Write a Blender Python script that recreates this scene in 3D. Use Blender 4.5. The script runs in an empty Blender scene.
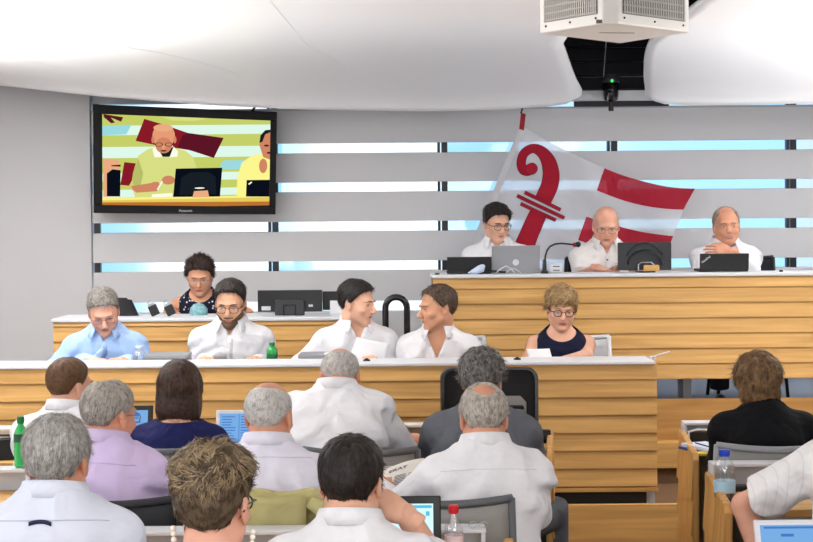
CHECK = False
import bpy, bmesh, math, random
import numpy as np
from mathutils import Vector, Matrix, Euler

SC = bpy.context.scene
COL = SC.collection
PI = math.pi
def R(a): return math.radians(a)

# ------------------------------------------------------------------ camera
CAMZ, FPX, CX, CY = 1.81, 1570.0, 406.5, 271.0
cam_d = bpy.data.cameras.new('camera')
cam = bpy.data.objects.new('camera', cam_d); COL.objects.link(cam)
cam_d.sensor_width = 36.0; cam_d.lens = FPX / 813.0 * 36.0
cam_d.clip_start = 0.05; cam_d.clip_end = 200
CAMR = Matrix.Rotation(R(90 - 1.678), 3, 'X') @ Matrix.Rotation(R(-0.45), 3, 'Z')
cam.matrix_world = Matrix.Translation((0, 0, CAMZ)) @ CAMR.to_4x4()
SC.camera = cam
def P(px, py, Y):
    """point of the room at depth Y that the photograph shows at pixel px,py"""
    d = CAMR @ Vector((px - CX, CY - py, -FPX))
    t = Y / d.y
    return Vector((d.x * t, Y, CAMZ + d.z * t))

# ------------------------------------------------------------------ materials
def lin(c):
    return tuple((v / 12.92 if v <= 0.04045 else ((v + 0.055) / 1.055) ** 2.4) for v in [x / 255.0 for x in c])
MATS = {}
def mat(name, rgb, rough=0.6, metal=0.0, noise=0.0, nscale=20.0, bump=0.0, bscale=60.0, spec=0.5, sheen=0.0, trans=0.0, ior=1.45, alpha=1.0, stretch=None, coat=0.0, sss=0.0):
    if name in MATS: return MATS[name]
    m = bpy.data.materials.new(name); m.use_nodes = True
    nt = m.node_tree; b = nt.nodes['Principled BSDF']
    c = lin(rgb)
    b.inputs['Base Color'].default_value = (*c, 1)
    b.inputs['Roughness'].default_value = rough
    b.inputs['Metallic'].default_value = metal
    b.inputs['Specular IOR Level'].default_value = spec
    b.inputs['Sheen Weight'].default_value = sheen
    b.inputs['Transmission Weight'].default_value = trans
    b.inputs['IOR'].default_value = ior
    b.inputs['Alpha'].default_value = alpha
    b.inputs['Coat Weight'].default_value = coat
    if sss: 
        b.inputs['Subsurface Weight'].default_value = sss
        b.inputs['Subsurface Radius'].default_value = (0.012, 0.005, 0.003)
        b.inputs['Subsurface Scale'].default_value = 1.0
    tc = nt.nodes.new('ShaderNodeTexCoord'); mp = nt.nodes.new('ShaderNodeMapping')
    nt.links.new(tc.outputs['Object'], mp.inputs['Vector'])
    if stretch: mp.inputs['Scale'].default_value = stretch
    if noise > 0:
        n = nt.nodes.new('ShaderNodeTexNoise'); n.inputs['Scale'].default_value = nscale; n.inputs['Detail'].default_value = 5
        nt.links.new(mp.outputs['Vector'], n.inputs['Vector'])
        r = nt.nodes.new('ShaderNodeValToRGB')
        r.color_ramp.elements[0].position = 0.3; r.color_ramp.elements[1].position = 0.7
        r.color_ramp.elements[0].color = (*[max(0, x * (1 - noise)) for x in c], 1)
        r.color_ramp.elements[1].color = (*[min(1, x * (1 + noise)) for x in c], 1)
        nt.links.new(n.outputs['Fac'], r.inputs['Fac']); nt.links.new(r.outputs['Color'], b.inputs['Base Color'])
    if bump > 0:
        n2 = nt.nodes.new('ShaderNodeTexNoise'); n2.inputs['Scale'].default_value = bscale; n2.inputs['Detail'].default_value = 4
        nt.links.new(mp.outputs['Vector'], n2.inputs['Vector'])
        bp = nt.nodes.new('ShaderNodeBump'); bp.inputs['Strength'].default_value = bump; bp.inputs['Distance'].default_value = 0.01
        nt.links.new(n2.outputs['Fac'], bp.inputs['Height']); nt.links.new(bp.outputs['Normal'], b.inputs['Normal'])
    MATS[name] = m
    return m
def emit(name, rgb, strength=1.0):
    if name in MATS: return MATS[name]
    m = bpy.data.materials.new(name); m.use_nodes = True
    nt = m.node_tree; nt.nodes.remove(nt.nodes['Principled BSDF'])
    e = nt.nodes.new('ShaderNodeEmission'); e.inputs['Color'].default_value = (*lin(rgb), 1); e.inputs['Strength'].default_value = strength
    nt.links.new(e.outputs[0], nt.nodes['Material Output'].inputs[0])
    MATS[name] = m
    return m

# ------------------------------------------------------------------ mesh builder
class MB:
    def __init__(s): s.v = []; s.f = []; s.m = []; s.mi = 0
    def add(s, vs, fs):
        o = len(s.v); s.v.extend([tuple(v) for v in vs])
        for f in fs: s.f.append(tuple(i + o for i in f)); s.m.append(s.mi)
        return s
    def box(s, a, b, M=None):
        x0, y0, z0 = [min(p, q) for p, q in zip(a, b)]; x1, y1, z1 = [max(p, q) for p, q in zip(a, b)]
        vs = [Vector(p) for p in ((x0,y0,z0),(x1,y0,z0),(x1,y1,z0),(x0,y1,z0),(x0,y0,z1),(x1,y0,z1),(x1,y1,z1),(x0,y1,z1))]
        if M is not None: vs = [M @ v for v in vs]
        return s.add(vs, [(3,2,1,0),(4,5,6,7),(0,1,5,4),(1,2,6,5),(2,3,7,6),(3,0,4,7)])
    def prism(s, poly, v):
        """poly: list of 3d points (planar), extruded along vector v"""
        n = len(poly); v = Vector(v); p = [Vector(q) for q in poly]
        return s.add(p + [q + v for q in p], [tuple(range(n))[::-1], tuple(range(n, 2*n))] + [(i, (i+1) % n, n + (i+1) % n, n + i) for i in range(n)])
    def poly(s, pts):
        return s.add(pts, [tuple(range(len(pts)))])
    def tube(s, path, r, n=8, cap=True, closed=False, flat=None):
        path = [Vector(p) for p in path]; m = len(path)
        rs = r if hasattr(r, '__len__') else [r] * m
        vs = []; up = None
        for i, p in enumerate(path):
            a = path[(i - 1) % m] if (closed or i > 0) else p
            b = path[(i + 1) % m] if (closed or i < m - 1) else p
            t = (b - a).normalized()
            if up is None:
                up = Vector((0, 0, 1)) if abs(t.z) < 0.9 else Vector((1, 0, 0))
            u = t.cross(up)
            if u.length < 1e-6: u = t.cross(Vector((0.3, 1, 0.2)))
            u.normalize(); w = u.cross(t); up = w
            for k in range(n):
                an = 2 * PI * k / n
                fu, fw = (flat if flat else (1, 1))
                vs.append(p + u * (math.cos(an) * rs[i] * fu) + w * (math.sin(an) * rs[i] * fw))
        fs = []
        for i in range(m if closed else m - 1):
            j = (i + 1) % m
            for k in range(n):
                l = (k + 1) % n
                fs.append((i*n+k, i*n+l, j*n+l, j*n+k))
        if cap and not closed:
            fs.append(tuple(range(n))[::-1]); fs.append(tuple((m-1)*n + k for k in range(n)))
        return s.add(vs, fs)
    def lathe(s, prof, n=20, c=(0,0,0), M=None):
        """prof list of (r,z)"""
        vs = []; c = Vector(c)
        for r, z in prof:
            for k in range(n):
                a = 2*PI*k/n; v = Vector((r*math.cos(a), r*math.sin(a), z))
                if M is not None: v = M @ v
                vs.append(v + c)
        m = len(prof); fs = []
        for i in range(m-1):
            for k in range(n):
                l = (k+1) % n; fs.append((i*n+k, i*n+l, (i+1)*n+l, (i+1)*n+k))
        fs.append(tuple(range(n))[::-1]); fs.append(tuple((m-1)*n+k for k in range(n)))
        return s.add(vs, fs)
    def grid(s, fn, nu, nv):
        vs = [fn(i/(nu-1), j/(nv-1)) for j in range(nv) for i in range(nu)]
        fs = [(j*nu+i, j*nu+i+1, (j+1)*nu+i+1, (j+1)*nu+i) for j in range(nv-1) for i in range(nu-1)]
        return s.add(vs, fs)
    def sphere(s, c, r, n=14, m=9, M=None):
        rr = r if hasattr(r, '__len__') else (r, r, r); c = Vector(c)
        vs = []; fs = []
        for i in range(1, m):
            t = PI*i/m
            for k in range(n):
                a = 2*PI*k/n
                v = Vector((rr[0]*math.sin(t)*math.cos(a), rr[1]*math.sin(t)*math.sin(a), rr[2]*math.cos(t)))
                vs.append(v)
        vs += [Vector((0,0,rr[2])), Vector((0,0,-rr[2]))]
        if M is not None: vs = [M @ v for v in vs]
        vs = [v + c for v in vs]
        for i in range(m-2):
            for k in range(n):
                l = (k+1) % n; fs.append((i*n+k, (i+1)*n+k, (i+1)*n+l, i*n+l))
        t0 = (m-1)*n
        for k in range(n):
            l = (k+1) % n
            fs.append((t0, k, l)); fs.append((t0+1, (m-2)*n+l, (m-2)*n+k))
        return s.add(vs, fs)
    def build(s, name, mats, parent=None, smooth=False, bevel=0, loc=None, solid=0, sub=0, angle=None, rot=None):
        me = bpy.data.meshes.new(name); me.from_pydata(s.v, [], s.f); 
        if not isinstance(mats, (list, tuple)): mats = [mats]
        for m in mats: me.materials.append(m)
        if len(mats) > 1:
            me.polygons.foreach_set('material_index', s.m)
        me.validate(); me.update()
        return link(name, me, parent, smooth, bevel, loc, solid, sub, angle, rot)
def link(name, me, parent=None, smooth=False, bevel=0, loc=None, solid=0, sub=0, angle=None, rot=None):
    o = bpy.data.objects.new(name, me); COL.objects.link(o)
    if parent: o.parent = parent
    if loc is not None: o.location = loc
    if rot is not None: o.rotation_euler = rot
    if smooth:
        me.polygons.foreach_set('use_smooth', [True]*len(me.polygons))
        if angle: 
            try: me.set_sharp_from_angle(angle=R(angle))
            except Exception: pass
    if solid:
        md = o.modifiers.new('solidify', 'SOLIDIFY'); md.thickness = solid; md.offset = 0
    if bevel:
        md = o.modifiers.new('bevel', 'BEVEL'); md.width = bevel; md.segments = 2; md.limit_method = 'ANGLE'; md.angle_limit = R(40)
    if sub:
        md = o.modifiers.new('subsurf', 'SUBSURF'); md.levels = sub; md.render_levels = sub
    return o
def thing(name, label, cat, loc=(0,0,0), rz=0, group=None):
    o = bpy.data.objects.new(name, None); COL.objects.link(o); o.empty_display_size = 0.1
    o.location = loc; o.rotation_euler = (0, 0, rz)
    return tag(o, label, cat, group)
def tag(o, label, cat, group=None):
    o['label'] = label; o['category'] = cat
    if group: o['group'] = group
    return o
def struct(o):
    o['kind'] = 'structure'; return o
def dup(root, loc, rz=None, label=None, group=None):
    r = root.copy(); COL.objects.link(r); r.location = loc
    if rz is not None: r.rotation_euler = (0, 0, rz)
    if label: r['label'] = label
    if group: r['group'] = group
    for ch in list(root.children):
        c = ch.copy(); COL.objects.link(c); c.parent = r
        for g in list(ch.children):
            d = g.copy(); COL.objects.link(d); d.parent = c
    return r
def text_mesh(txt, size, bold=False):
    cu = bpy.data.curves.new('txt', 'FONT'); cu.body = txt; cu.size = size; cu.align_x = 'CENTER'; cu.align_y = 'CENTER'
    if bold: cu.offset = size * 0.02
    o = bpy.data.objects.new('txt', cu); COL.objects.link(o)
    bpy.context.view_layer.update()
    me = bpy.data.meshes.new_from_object(o.evaluated_get(bpy.context.evaluated_depsgraph_get()))
    vs = [tuple(v.co) for v in me.vertices]; fs = [tuple(p.vertices) for p in me.polygons]
    bpy.data.objects.remove(o); bpy.data.meshes.remove(me)
    return vs, fs

# ------------------------------------------------------------------ signed distance fields and surface nets
f32 = np.float32
def smin(a, b, k):
    h = np.clip(0.5 + 0.5 * (b - a) / k, 0, 1)
    return b + (a - b) * h - k * h * (1 - h)
def smax(a, b, k): return -smin(-a, -b, k)
def cap(p, a, b, ra, rb):
    x, y, z = p; ba = [b[i] - a[i] for i in range(3)]; bb = sum(q*q for q in ba) + 1e-9
    px, py, pz = x - a[0], y - a[1], z - a[2]
    h = np.clip((px*ba[0] + py*ba[1] + pz*ba[2]) / bb, 0, 1)
    return np.sqrt((px - ba[0]*h)**2 + (py - ba[1]*h)**2 + (pz - ba[2]*h)**2) - (ra + (rb - ra) * h)
def ell(p, c, r):
    x, y, z = p[0] - c[0], p[1] - c[1], p[2] - c[2]
    k = np.sqrt((x/r[0])**2 + (y/r[1])**2 + (z/r[2])**2)
    k2 = np.sqrt((x/r[0]**2)**2 + (y/r[1]**2)**2 + (z/r[2]**2)**2) + 1e-6
    return k * (k - 1) / k2
class Field:
    def __init__(s, xs, ys, zs):
        s.ax = [np.asarray(a, f32) for a in (xs, ys, zs)]
        s.F = np.full([len(a) for a in s.ax], 1.0, f32)
    def sl(s, lo, hi):
        out = []
        for a, l, h in zip(s.ax, lo, hi):
            i = max(0, int(np.searchsorted(a, l)) - 1); j = min(len(a), int(np.searchsorted(a, h)) + 1)
            out.append(slice(i, max(j, i)))
        return tuple(out)
    def pts(s, sl):
        a = [s.ax[i][sl[i]] for i in range(3)]
        return a[0][:, None, None], a[1][None, :, None], a[2][None, None, :]
    def add(s, fn, lo, hi, k=0.01, op='u'):
        m = k + 0.02
        sl = s.sl([q - m for q in lo], [q + m for q in hi])
        if any(q.stop <= q.start for q in sl): return
        p = s.pts(sl); d = fn(p).astype(f32)
        s.F[sl] = smin(s.F[sl], d, k) if op == 'u' else smax(s.F[sl], -d, k)
    def cap(s, a, b, ra, rb, k=0.01):
        r = max(ra, rb)
        s.add(lambda p: cap(p, a, b, ra, rb), [min(a[i], b[i]) - r for i in range(3)], [max(a[i], b[i]) + r for i in range(3)], k)
    def cutcap(s, a, b, ra, rb, k=0.01):
        """capsule ending flat at b"""
        r = max(ra, rb); d = Vector(b) - Vector(a); d.normalize()
        def fn(p):
            c = cap(p, a, tuple(Vector(b) + d * 0.03), ra, rb)
            pl = (p[0]-b[0])*d[0] + (p[1]-b[1])*d[1] + (p[2]-b[2])*d[2]
            return smax(c, pl, 0.006)
        s.add(fn, [min(a[i], b[i]) - r for i in range(3)], [max(a[i], b[i]) + r for i in range(3)], k)
    def ell(s, c, r, k=0.01, op='u'):
        s.add(lambda p: ell(p, c, r), [c[i] - r[i] for i in range(3)], [c[i] + r[i] for i in range(3)], k, op)
    def mesh(s): return surface_nets(s.F, *s.ax)
def surface_nets(F, xs, ys, zs):
    F = F.copy()
    F[0] = np.maximum(F[0], 1e-3); F[-1] = np.maximum(F[-1], 1e-3)
    F[:, 0] = np.maximum(F[:, 0], 1e-3); F[:, -1] = np.maximum(F[:, -1], 1e-3)
    F[:, :, 0] = np.maximum(F[:, :, 0], 1e-3); F[:, :, -1] = np.maximum(F[:, :, -1], 1e-3)
    S = F < 0; nx, ny, nz = F.shape
    cnt = np.zeros((nx-1, ny-1, nz-1), np.int8)
    for i in (0, 1):
        for j in (0, 1):
            for k in (0, 1): cnt += S[i:nx-1+i, j:ny-1+j, k:nz-1+k]
    act = (cnt > 0) & (cnt < 8)
    I, J, K = np.nonzero(act)
    n = len(I)
    vid = np.full(act.shape, -1, np.int64); vid[I, J, K] = np.arange(n)
    cv = {}
    for i in (0, 1):
        for j in (0, 1):
            for k in (0, 1): cv[i, j, k] = F[I+i, J+j, K+k]
    acc = np.zeros((n, 3)); num = np.zeros(n)
    keys = list(cv)
    for a in keys:
        for ax in range(3):
            if a[ax] == 0:
                b = list(a); b[ax] = 1; b = tuple(b)
                va, vb = cv[a], cv[b]
                cr = (va < 0) != (vb < 0)
                t = np.where(cr, va / np.where(cr, va - vb, 1), 0)
                q = np.zeros((n, 3)); q[:] = a; q[:, ax] += t
                acc += q * cr[:, None]; num += cr
    fr = acc / num[:, None]
    V = np.empty((n, 3))
    for d, (ax, idx) in enumerate(((xs, I), (ys, J), (zs, K))):
        ax = np.asarray(ax, float); V[:, d] = ax[idx] + fr[:, d] * (ax[idx+1] - ax[idx])
    faces = []
    # edges along x
    for d in range(3):
        sa = [slice(None)]*3; sb = [slice(None)]*3; sa[d] = slice(0, -1); sb[d] = slice(1, None)
        A, B = S[tuple(sa)], S[tuple(sb)]
        for fl in (0, 1):
            E = (A & ~B) if fl == 0 else (~A & B)
            e = np.array(np.nonzero(E))
            o1, o2 = [(1, 2), (2, 0), (0, 1)][d]
            ok = (e[o1] > 0) & (e[o2] > 0) & (e[o1] < F.shape[o1]-1) & (e[o2] < F.shape[o2]-1)
            e = e[:, ok]
            q = []
            for da, db in ((-1, -1), (0, -1), (0, 0), (-1, 0)):
                c = e.copy(); c[o1] += da; c[o2] += db; q.append(vid[c[0], c[1], c[2]])
            q = np.stack(q, 1)
            if fl: q = q[:, ::-1]
            faces.append(q)
    Q = np.concatenate(faces); Q = Q[(Q >= 0).all(1)]
    return V, Q
def np_mesh(name, V, Q, mats, parent=None, midx=None, extra=None):
    """V verts, Q quads; extra: list of (V2,Q2) islands"""
    if extra:
        for v2, q2 in extra:
            Q = np.concatenate([Q, q2 + len(V)]); V = np.concatenate([V, v2])
    me = bpy.data.meshes.new(name)
    me.vertices.add(len(V)); me.vertices.foreach_set('co', np.ascontiguousarray(V, f32).ravel())
    me.loops.add(Q.size); me.loops.foreach_set('vertex_index', np.ascontiguousarray(Q, np.int32).ravel())
    me.polygons.add(len(Q)); me.polygons.foreach_set('loop_start', np.arange(0, Q.size, 4, dtype=np.int32))
    try: me.polygons.foreach_set('loop_total', np.full(len(Q), 4, np.int32))
    except Exception: pass
    if not isinstance(mats, (list, tuple)): mats = [mats]
    for m in mats: me.materials.append(m)
    if midx is not None: me.polygons.foreach_set('material_index', np.asarray(midx, np.int32))
    me.polygons.foreach_set('use_smooth', np.ones(len(Q), bool))
    me.update(calc_edges=True); me.validate()
    o = bpy.data.objects.new(name, me); COL.objects.link(o)
    if parent: o.parent = parent
    return o
def vnormals(V, Q):
    n = np.cross(V[Q[:, 2]] - V[Q[:, 0]], V[Q[:, 3]] - V[Q[:, 1]])
    N = np.zeros_like(V)
    for k in range(4): np.add.at(N, Q[:, k], n)
    return N / (np.linalg.norm(N, axis=1)[:, None] + 1e-12)
def lat(xs, ys, zs, fx, fy, fz, seed):
    """smooth lattice noise -1..1 on a rectilinear grid, one frequency per axis"""
    rng = np.random.RandomState(seed); W = []; dims = []
    for a, f in zip((xs, ys, zs), (fx, fy, fz)):
        u = (np.asarray(a, float) - a[0]) * f + rng.rand(); i = np.floor(u).astype(int); t = u - i
        t = t*t*(3 - 2*t); m = i.max() + 2
        w = np.zeros((len(u), m), f32); w[np.arange(len(u)), i] += 1 - t; w[np.arange(len(u)), i+1] += t
        W.append(w); dims.append(m)
    L = (rng.rand(*dims) * 2 - 1).astype(f32)
    return np.einsum('ai,bj,ijc->abc', W[0], W[1], np.einsum('ijk,ck->ijc', L, W[2]), optimize=True)
def axis(lo, hi, h, flo=None, fhi=None, fh=None):
    """grid line positions, finer between flo and fhi"""
    if flo is None: return np.arange(lo, hi + h, h)
    a = np.arange(lo, flo, h); b = np.arange(flo, fhi, fh); c = np.arange(fhi, hi + h, h)
    return np.concatenate([a, b, c])
# ------------------------------------------------------------------ people
def skin(name, rgb):
    if name in MATS: return MATS[name]
    m = mat(name, rgb, rough=0.5, noise=0.13, nscale=11, bump=0.12, bscale=160, spec=0.35)
    return m
def cloth(name, rgb, rough=0.85, bump=0.85, bscale=9, noise=0.04, sheen=0.0):
    if name in MATS: return MATS[name]
    m = mat(name, rgb, rough=rough, noise=noise, nscale=9, bump=bump, bscale=bscale, spec=0.2, sheen=sheen)
    for n in m.node_tree.nodes:
        if n.bl_idname == 'ShaderNodeBump': n.inputs['Distance'].default_value = .03
        if n.bl_idname == 'ShaderNodeTexNoise' and abs(n.inputs['Scale'].default_value - bscale) < 1e-4: n.inputs['Distortion'].default_value = .45; n.inputs['Detail'].default_value = 2.5
    return m
def hair_mat(name, dark, light, mid=0.5):
    """strands differ one from the next between two hair colours"""
    if name in MATS: return MATS[name]
    m = bpy.data.materials.new(name); m.use_nodes = True
    nt = m.node_tree; b = nt.nodes['Principled BSDF']; b.inputs['Roughness'].default_value = 0.5; b.inputs['Specular IOR Level'].default_value = 0.3
    g = nt.nodes.new('ShaderNodeNewGeometry'); tc = nt.nodes.new('ShaderNodeTexCoord')
    n = nt.nodes.new('ShaderNodeTexNoise'); n.inputs['Scale'].default_value = 70; n.inputs['Detail'].default_value = 4
    nt.links.new(tc.outputs['Object'], n.inputs['Vector'])
    mx = nt.nodes.new('ShaderNodeMath'); mx.operation = 'MULTIPLY'; mx.inputs[1].default_value = 0.55
    ad = nt.nodes.new('ShaderNodeMath'); ad.operation = 'MULTIPLY_ADD'; ad.inputs[1].default_value = 0.9
    nt.links.new(g.outputs['Random Per Island'], mx.inputs[0]); nt.links.new(n.outputs['Fac'], ad.inputs[0]); nt.links.new(mx.outputs[0], ad.inputs[2])
    r = nt.nodes.new('ShaderNodeValToRGB'); r.color_ramp.elements[0].position = 0.35; r.color_ramp.elements[1].position = 1.05 - 0.0
    r.color_ramp.elements[0].color = (*lin(dark), 1); r.color_ramp.elements[1].color = (*lin(light), 1)
    e = r.color_ramp.elements.new(0.35 + 0.65 * mid); e.color = (*[(p + q) / 2 for p, q in zip(lin(dark), lin(light))], 1)
    nt.links.new(ad.outputs[0], r.inputs['Fac']); nt.links.new(r.outputs['Color'], b.inputs['Base Color'])
    MATS[name] = m
    return m

def head_base(p, q):
    """skull, face and jaw without ears and nose; q: person options"""
    fat = q.get('fat', 1.0); jw = q.get('jaw', 1.0)
    d = ell(p, (0, -.014, .032), (.077, .098, .086))
    d = smin(d, ell(p, (0, .030, -.030), (.064*fat, .064, .080)), .03)
    for s in (-1, 1):
        d = smin(d, cap(p, (s*.050*jw, .004, -.058), (s*.012, .066, -.097), .023*fat, .018), .025)
    d = smin(d, ell(p, (0, .066, -.098), (.026*jw, .024, .020)), .02)
    if q.get('chins', 0): d = smin(d, ell(p, (0, .03, -.105), (.05, .05, .03*q['chins'])), .02)
    return d
def head_sdf(p, q):
    d = head_base(p, q)
    d = smin(d, ell(p, (0, .083, .023), (.047, .014, .009)), .018)
    for s in (-1, 1):
        d = smax(d, -ell(p, (s*.032, .104, -.001), (.0185, .021, .0135)), .010)
        d = smin(d, ell(p, (s*.032, .0735, -.001), (.0155, .0125, .0115)), .005)
        d = smin(d, ell(p, (s*.043, .062, -.030), (.022, .020, .015)), .02)
    nz = q.get('nose', 1.0)
    d = smin(d, cap(p, (0, .086, .008), (0, .086 + .024*nz, -.030), .0075, .0120), .008)
    d = smin(d, ell(p, (0, .088 + .014*nz, -.036), (.0185, .012, .009)), .006)
    d = smin(d, ell(p, (0, .083, -.062), (.026, .013, .014)), .012)
    d = smax(d, -ell(p, (0, .098, -.0645), (.024, .008, .0022)), .004)
    d = smax(d, -ell(p, (0, .098, -.081), (.020, .010, .005)), .010)
    for s in (-1, 1):
        e = ell((p[0]-s*.079, p[1]+.010 - (p[2]+.010)*-.15 - .0, p[2]), (0, 0, -.010), (.0085, .019, .033))
        e = smax(e, -ell(p, (s*.090, -.006, -.008), (.007, .010, .017)), .005)
        d = smin(d, e, .008)
    return d

HAIRLINE = [(0, .080), (30, .074), (48, .055), (60, .036), (72, .014), (84, -.016), (92, .006), (100, .018), (112, -.006), (126, -.045), (150, -.072), (180, -.080)]
def sstep(x): x = np.clip(x, 0, 1); return x*x*(3 - 2*x)
def make_hair(q, hs, HC, HR, root, rng):
    """hair shell grown from the skull, plus strands over it"""
    h = hs['res'] if 'res' in hs else .004
    lo = hs.get('lo', (-.115, -.15, -.125)); hi = hs.get('hi', (.115, .125, .165))
    xs, ys, zs = [np.arange(a, b, h) for a, b in zip(lo, hi)]
    p = (xs[:, None, None].astype(f32), ys[None, :, None].astype(f32), zs[None, None, :].astype(f32))
    base = head_base(p, q) + np.zeros((len(xs), len(ys), len(zs)), f32)
    phi = np.degrees(np.abs(np.arctan2(p[0], p[1] + .015)))
    line = hs.get('line', HAIRLINE)
    zmin = np.interp(phi, [a for a, _ in line], [b for _, b in line])
    e = (p[2] - zmin) / hs.get('edge', .014)
    for c, r in hs.get('bald', []):
        e = np.minimum(e, ell(p, c, r) / .012)
    top, side = hs.get('top', .014), hs.get('side', .008)
    back = hs.get('back', side)
    T = side + (back - side) * sstep((phi - 90) / 60)
    T = T + (top - T) * sstep((p[2] - .02) / .08)
    fx, fy, fz = hs.get('freq', (75, 75, 28))
    nz = lat(xs, ys, zs, fx, fy, fz, q['seed']) * .6 + lat(xs, ys, zs, fx*2, fy*2, fz*2, q['seed']+1) * .4
    amp = hs.get('amp', .35)
    t = np.where(e > 0, .0015 + T * sstep(e) * (1 + amp * nz), -.008 + .0095*sstep(e + 1))
    F = base - t
    for c, r in hs.get('extra', []):
        F = smin(F, ell(p, c, r) - amp * nz * .008, .02)
    for c, r in hs.get('cut', []):
        F = smax(F, -ell(p, c, r), .012)
    V, Q = surface_nets(F, xs, ys, zs)
    extra = []
    n = hs.get('n', 2500)
    if n and len(Q):
        N = vnormals(V, Q)
        fc = V[Q].mean(1); fn = N[Q].mean(1); fn /= np.linalg.norm(fn, axis=1)[:, None] + 1e-9
        ar = np.linalg.norm(np.cross(V[Q[:, 2]]-V[Q[:, 0]], V[Q[:, 3]]-V[Q[:, 1]]), axis=1)
        # only where the shell stands clear of the skin
        bb = head_base((fc[:, 0], fc[:, 1], fc[:, 2]), q)
        ok = bb > .0008; ar = ar * ok
        if ar.sum() > 0:
            idx = rng.choice(len(Q), n, p=ar / ar.sum())
            p0 = fc[idx] + rng.normal(0, .0015, (n, 3)); nn = fn[idx]
            crown = np.array(hs.get('crown', (0, -.035, .115)))
            flow = p0 - crown; flow[:, 2] *= .6
            g = np.array(hs.get('grav', (0, 0, -.05))); flow = flow + g
            kf = hs.get('clump', 110.)
            A_ = rng.normal(0, kf, (3, 3)); B_ = rng.normal(0, kf*.6, (3, 3))
            flow = flow + hs.get('mess', .02) * (np.sin(p0 @ A_ + 1.3) + np.sin(p0 @ B_ + .4)) + rng.normal(0, hs.get('mess', .02)*.35, (n, 3))
            flow -= (flow * nn).sum(1)[:, None] * nn
            flow /= np.linalg.norm(flow, axis=1)[:, None] + 1e-9
            L = hs.get('len', .03) * rng.uniform(.6, 1.2, n)
            lift = hs.get('lift', .12) * rng.uniform(.3, 1.4, n)
            wd = hs.get('w', .0011); m = 5
            side_v = np.cross(flow, nn)
            curl = hs.get('curl', 0.0)
            ph = rng.uniform(0, 6.28, n)
            VV = np.zeros((n, m, 2, 3))
            for i in range(m):
                s = i / (m - 1)
                c = p0 + flow * (L * s)[:, None] + nn * (-.0015 + lift * L * s - (L*s)**2 / .2)[:, None]
                if curl: c = c + side_v * (curl * np.sin(ph + s * 5))[:, None] + nn * (curl * (1 - math.cos(s * 4)) * .6)
                w = wd * (1 - .7 * s)
                VV[:, i, 0] = c - side_v * w; VV[:, i, 1] = c + side_v * w
            V2 = VV.reshape(-1, 3)
            b0 = np.arange(n)[:, None] * (2*m) + np.arange(m - 1)[None, :] * 2
            Q2 = np.stack([b0, b0 + 1, b0 + 3, b0 + 2], -1).reshape(-1, 4)
            extra.append((V2, Q2))
    allV = V; allQ = Q
    for v2, q2 in extra: allQ = np.concatenate([allQ, q2 + len(allV)]); allV = np.concatenate([allV, v2])
    if hs.get('strands_only'): allV, allQ = extra[0]
    W = (allV * q['hs']) @ HR.T + HC
    return np_mesh(hs.get('name', 'hair'), W, allQ, hs['mat'], root)

def hand_island(wrist, dirv, back, thumb, curl, s, spread=1.0, tip=1.0):
    """five fingered hand in its own fine grid; thumb=+1/-1 side; returns verts and quads"""
    h = .0034
    F = Field(np.arange(-.085, .085, h), np.arange(-.05, .20, h), np.arange(-.09, .05, h))
    F.cap((0, -.05, 0), (0, .015, 0), .025, .024, .01)
    F.ell((0, .045, 0), (.041, .052, .0165), .02)
    F.ell((.026, .03, -.008), (.018, .032, .014), .015)
    bx = (.030, .010, -.010, -.029); by = (.085, .090, .086, .076); ln = (.071, .080, .074, .057); rr = (.0088, .0090, .0086, .0076)
    for i in range(4):
        a = 0.12 + curl * .55; pos = Vector((bx[i], by[i], 0)); sp = bx[i] * 1.6 * spread
        F.cap((bx[i]*.8, .05, .002), tuple(pos), .010, rr[i]*1.08, .008)
        for k, fr in enumerate((.45, .31, .24)):
            d = Vector((math.sin(sp) * math.cos(a), math.cos(a) * math.cos(sp), -math.sin(a)))
            nx = pos + d * ln[i] * fr
            F.cap(tuple(pos), tuple(nx), rr[i] * (1 - .10*k), rr[i] * (1 - .10*(k+1)), .003)
            pos = nx; a += .15 + curl * (.95, .75, .5)[k]
    t0 = Vector((.024, .020, -.006)); t1 = Vector((.050, .052, -.016 - .012*curl)); t2 = Vector((.056 - .02*curl, .080, -.022 - .02*curl)); t3 = Vector((.054 - .034*curl, .103, -.027 - .022*curl))
    F.cap(tuple(t0), tuple(t1), .014, .0115, .012); F.cap(tuple(t1), tuple(t2), .0112, .0098, .004); F.cap(tuple(t2), tuple(t3), .0098, .0082, .003)
    V, Q = F.mesh()
    y = Vector(dirv).normalized(); z = Vector(back); z = (z - y * z.dot(y)).normalized(); x = y.cross(z) * thumb
    M = np.array([x, y, z]).T
    if thumb < 0: Q = Q[:, ::-1]
    return (V * s) @ M.T + np.array(wrist), Q

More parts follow.
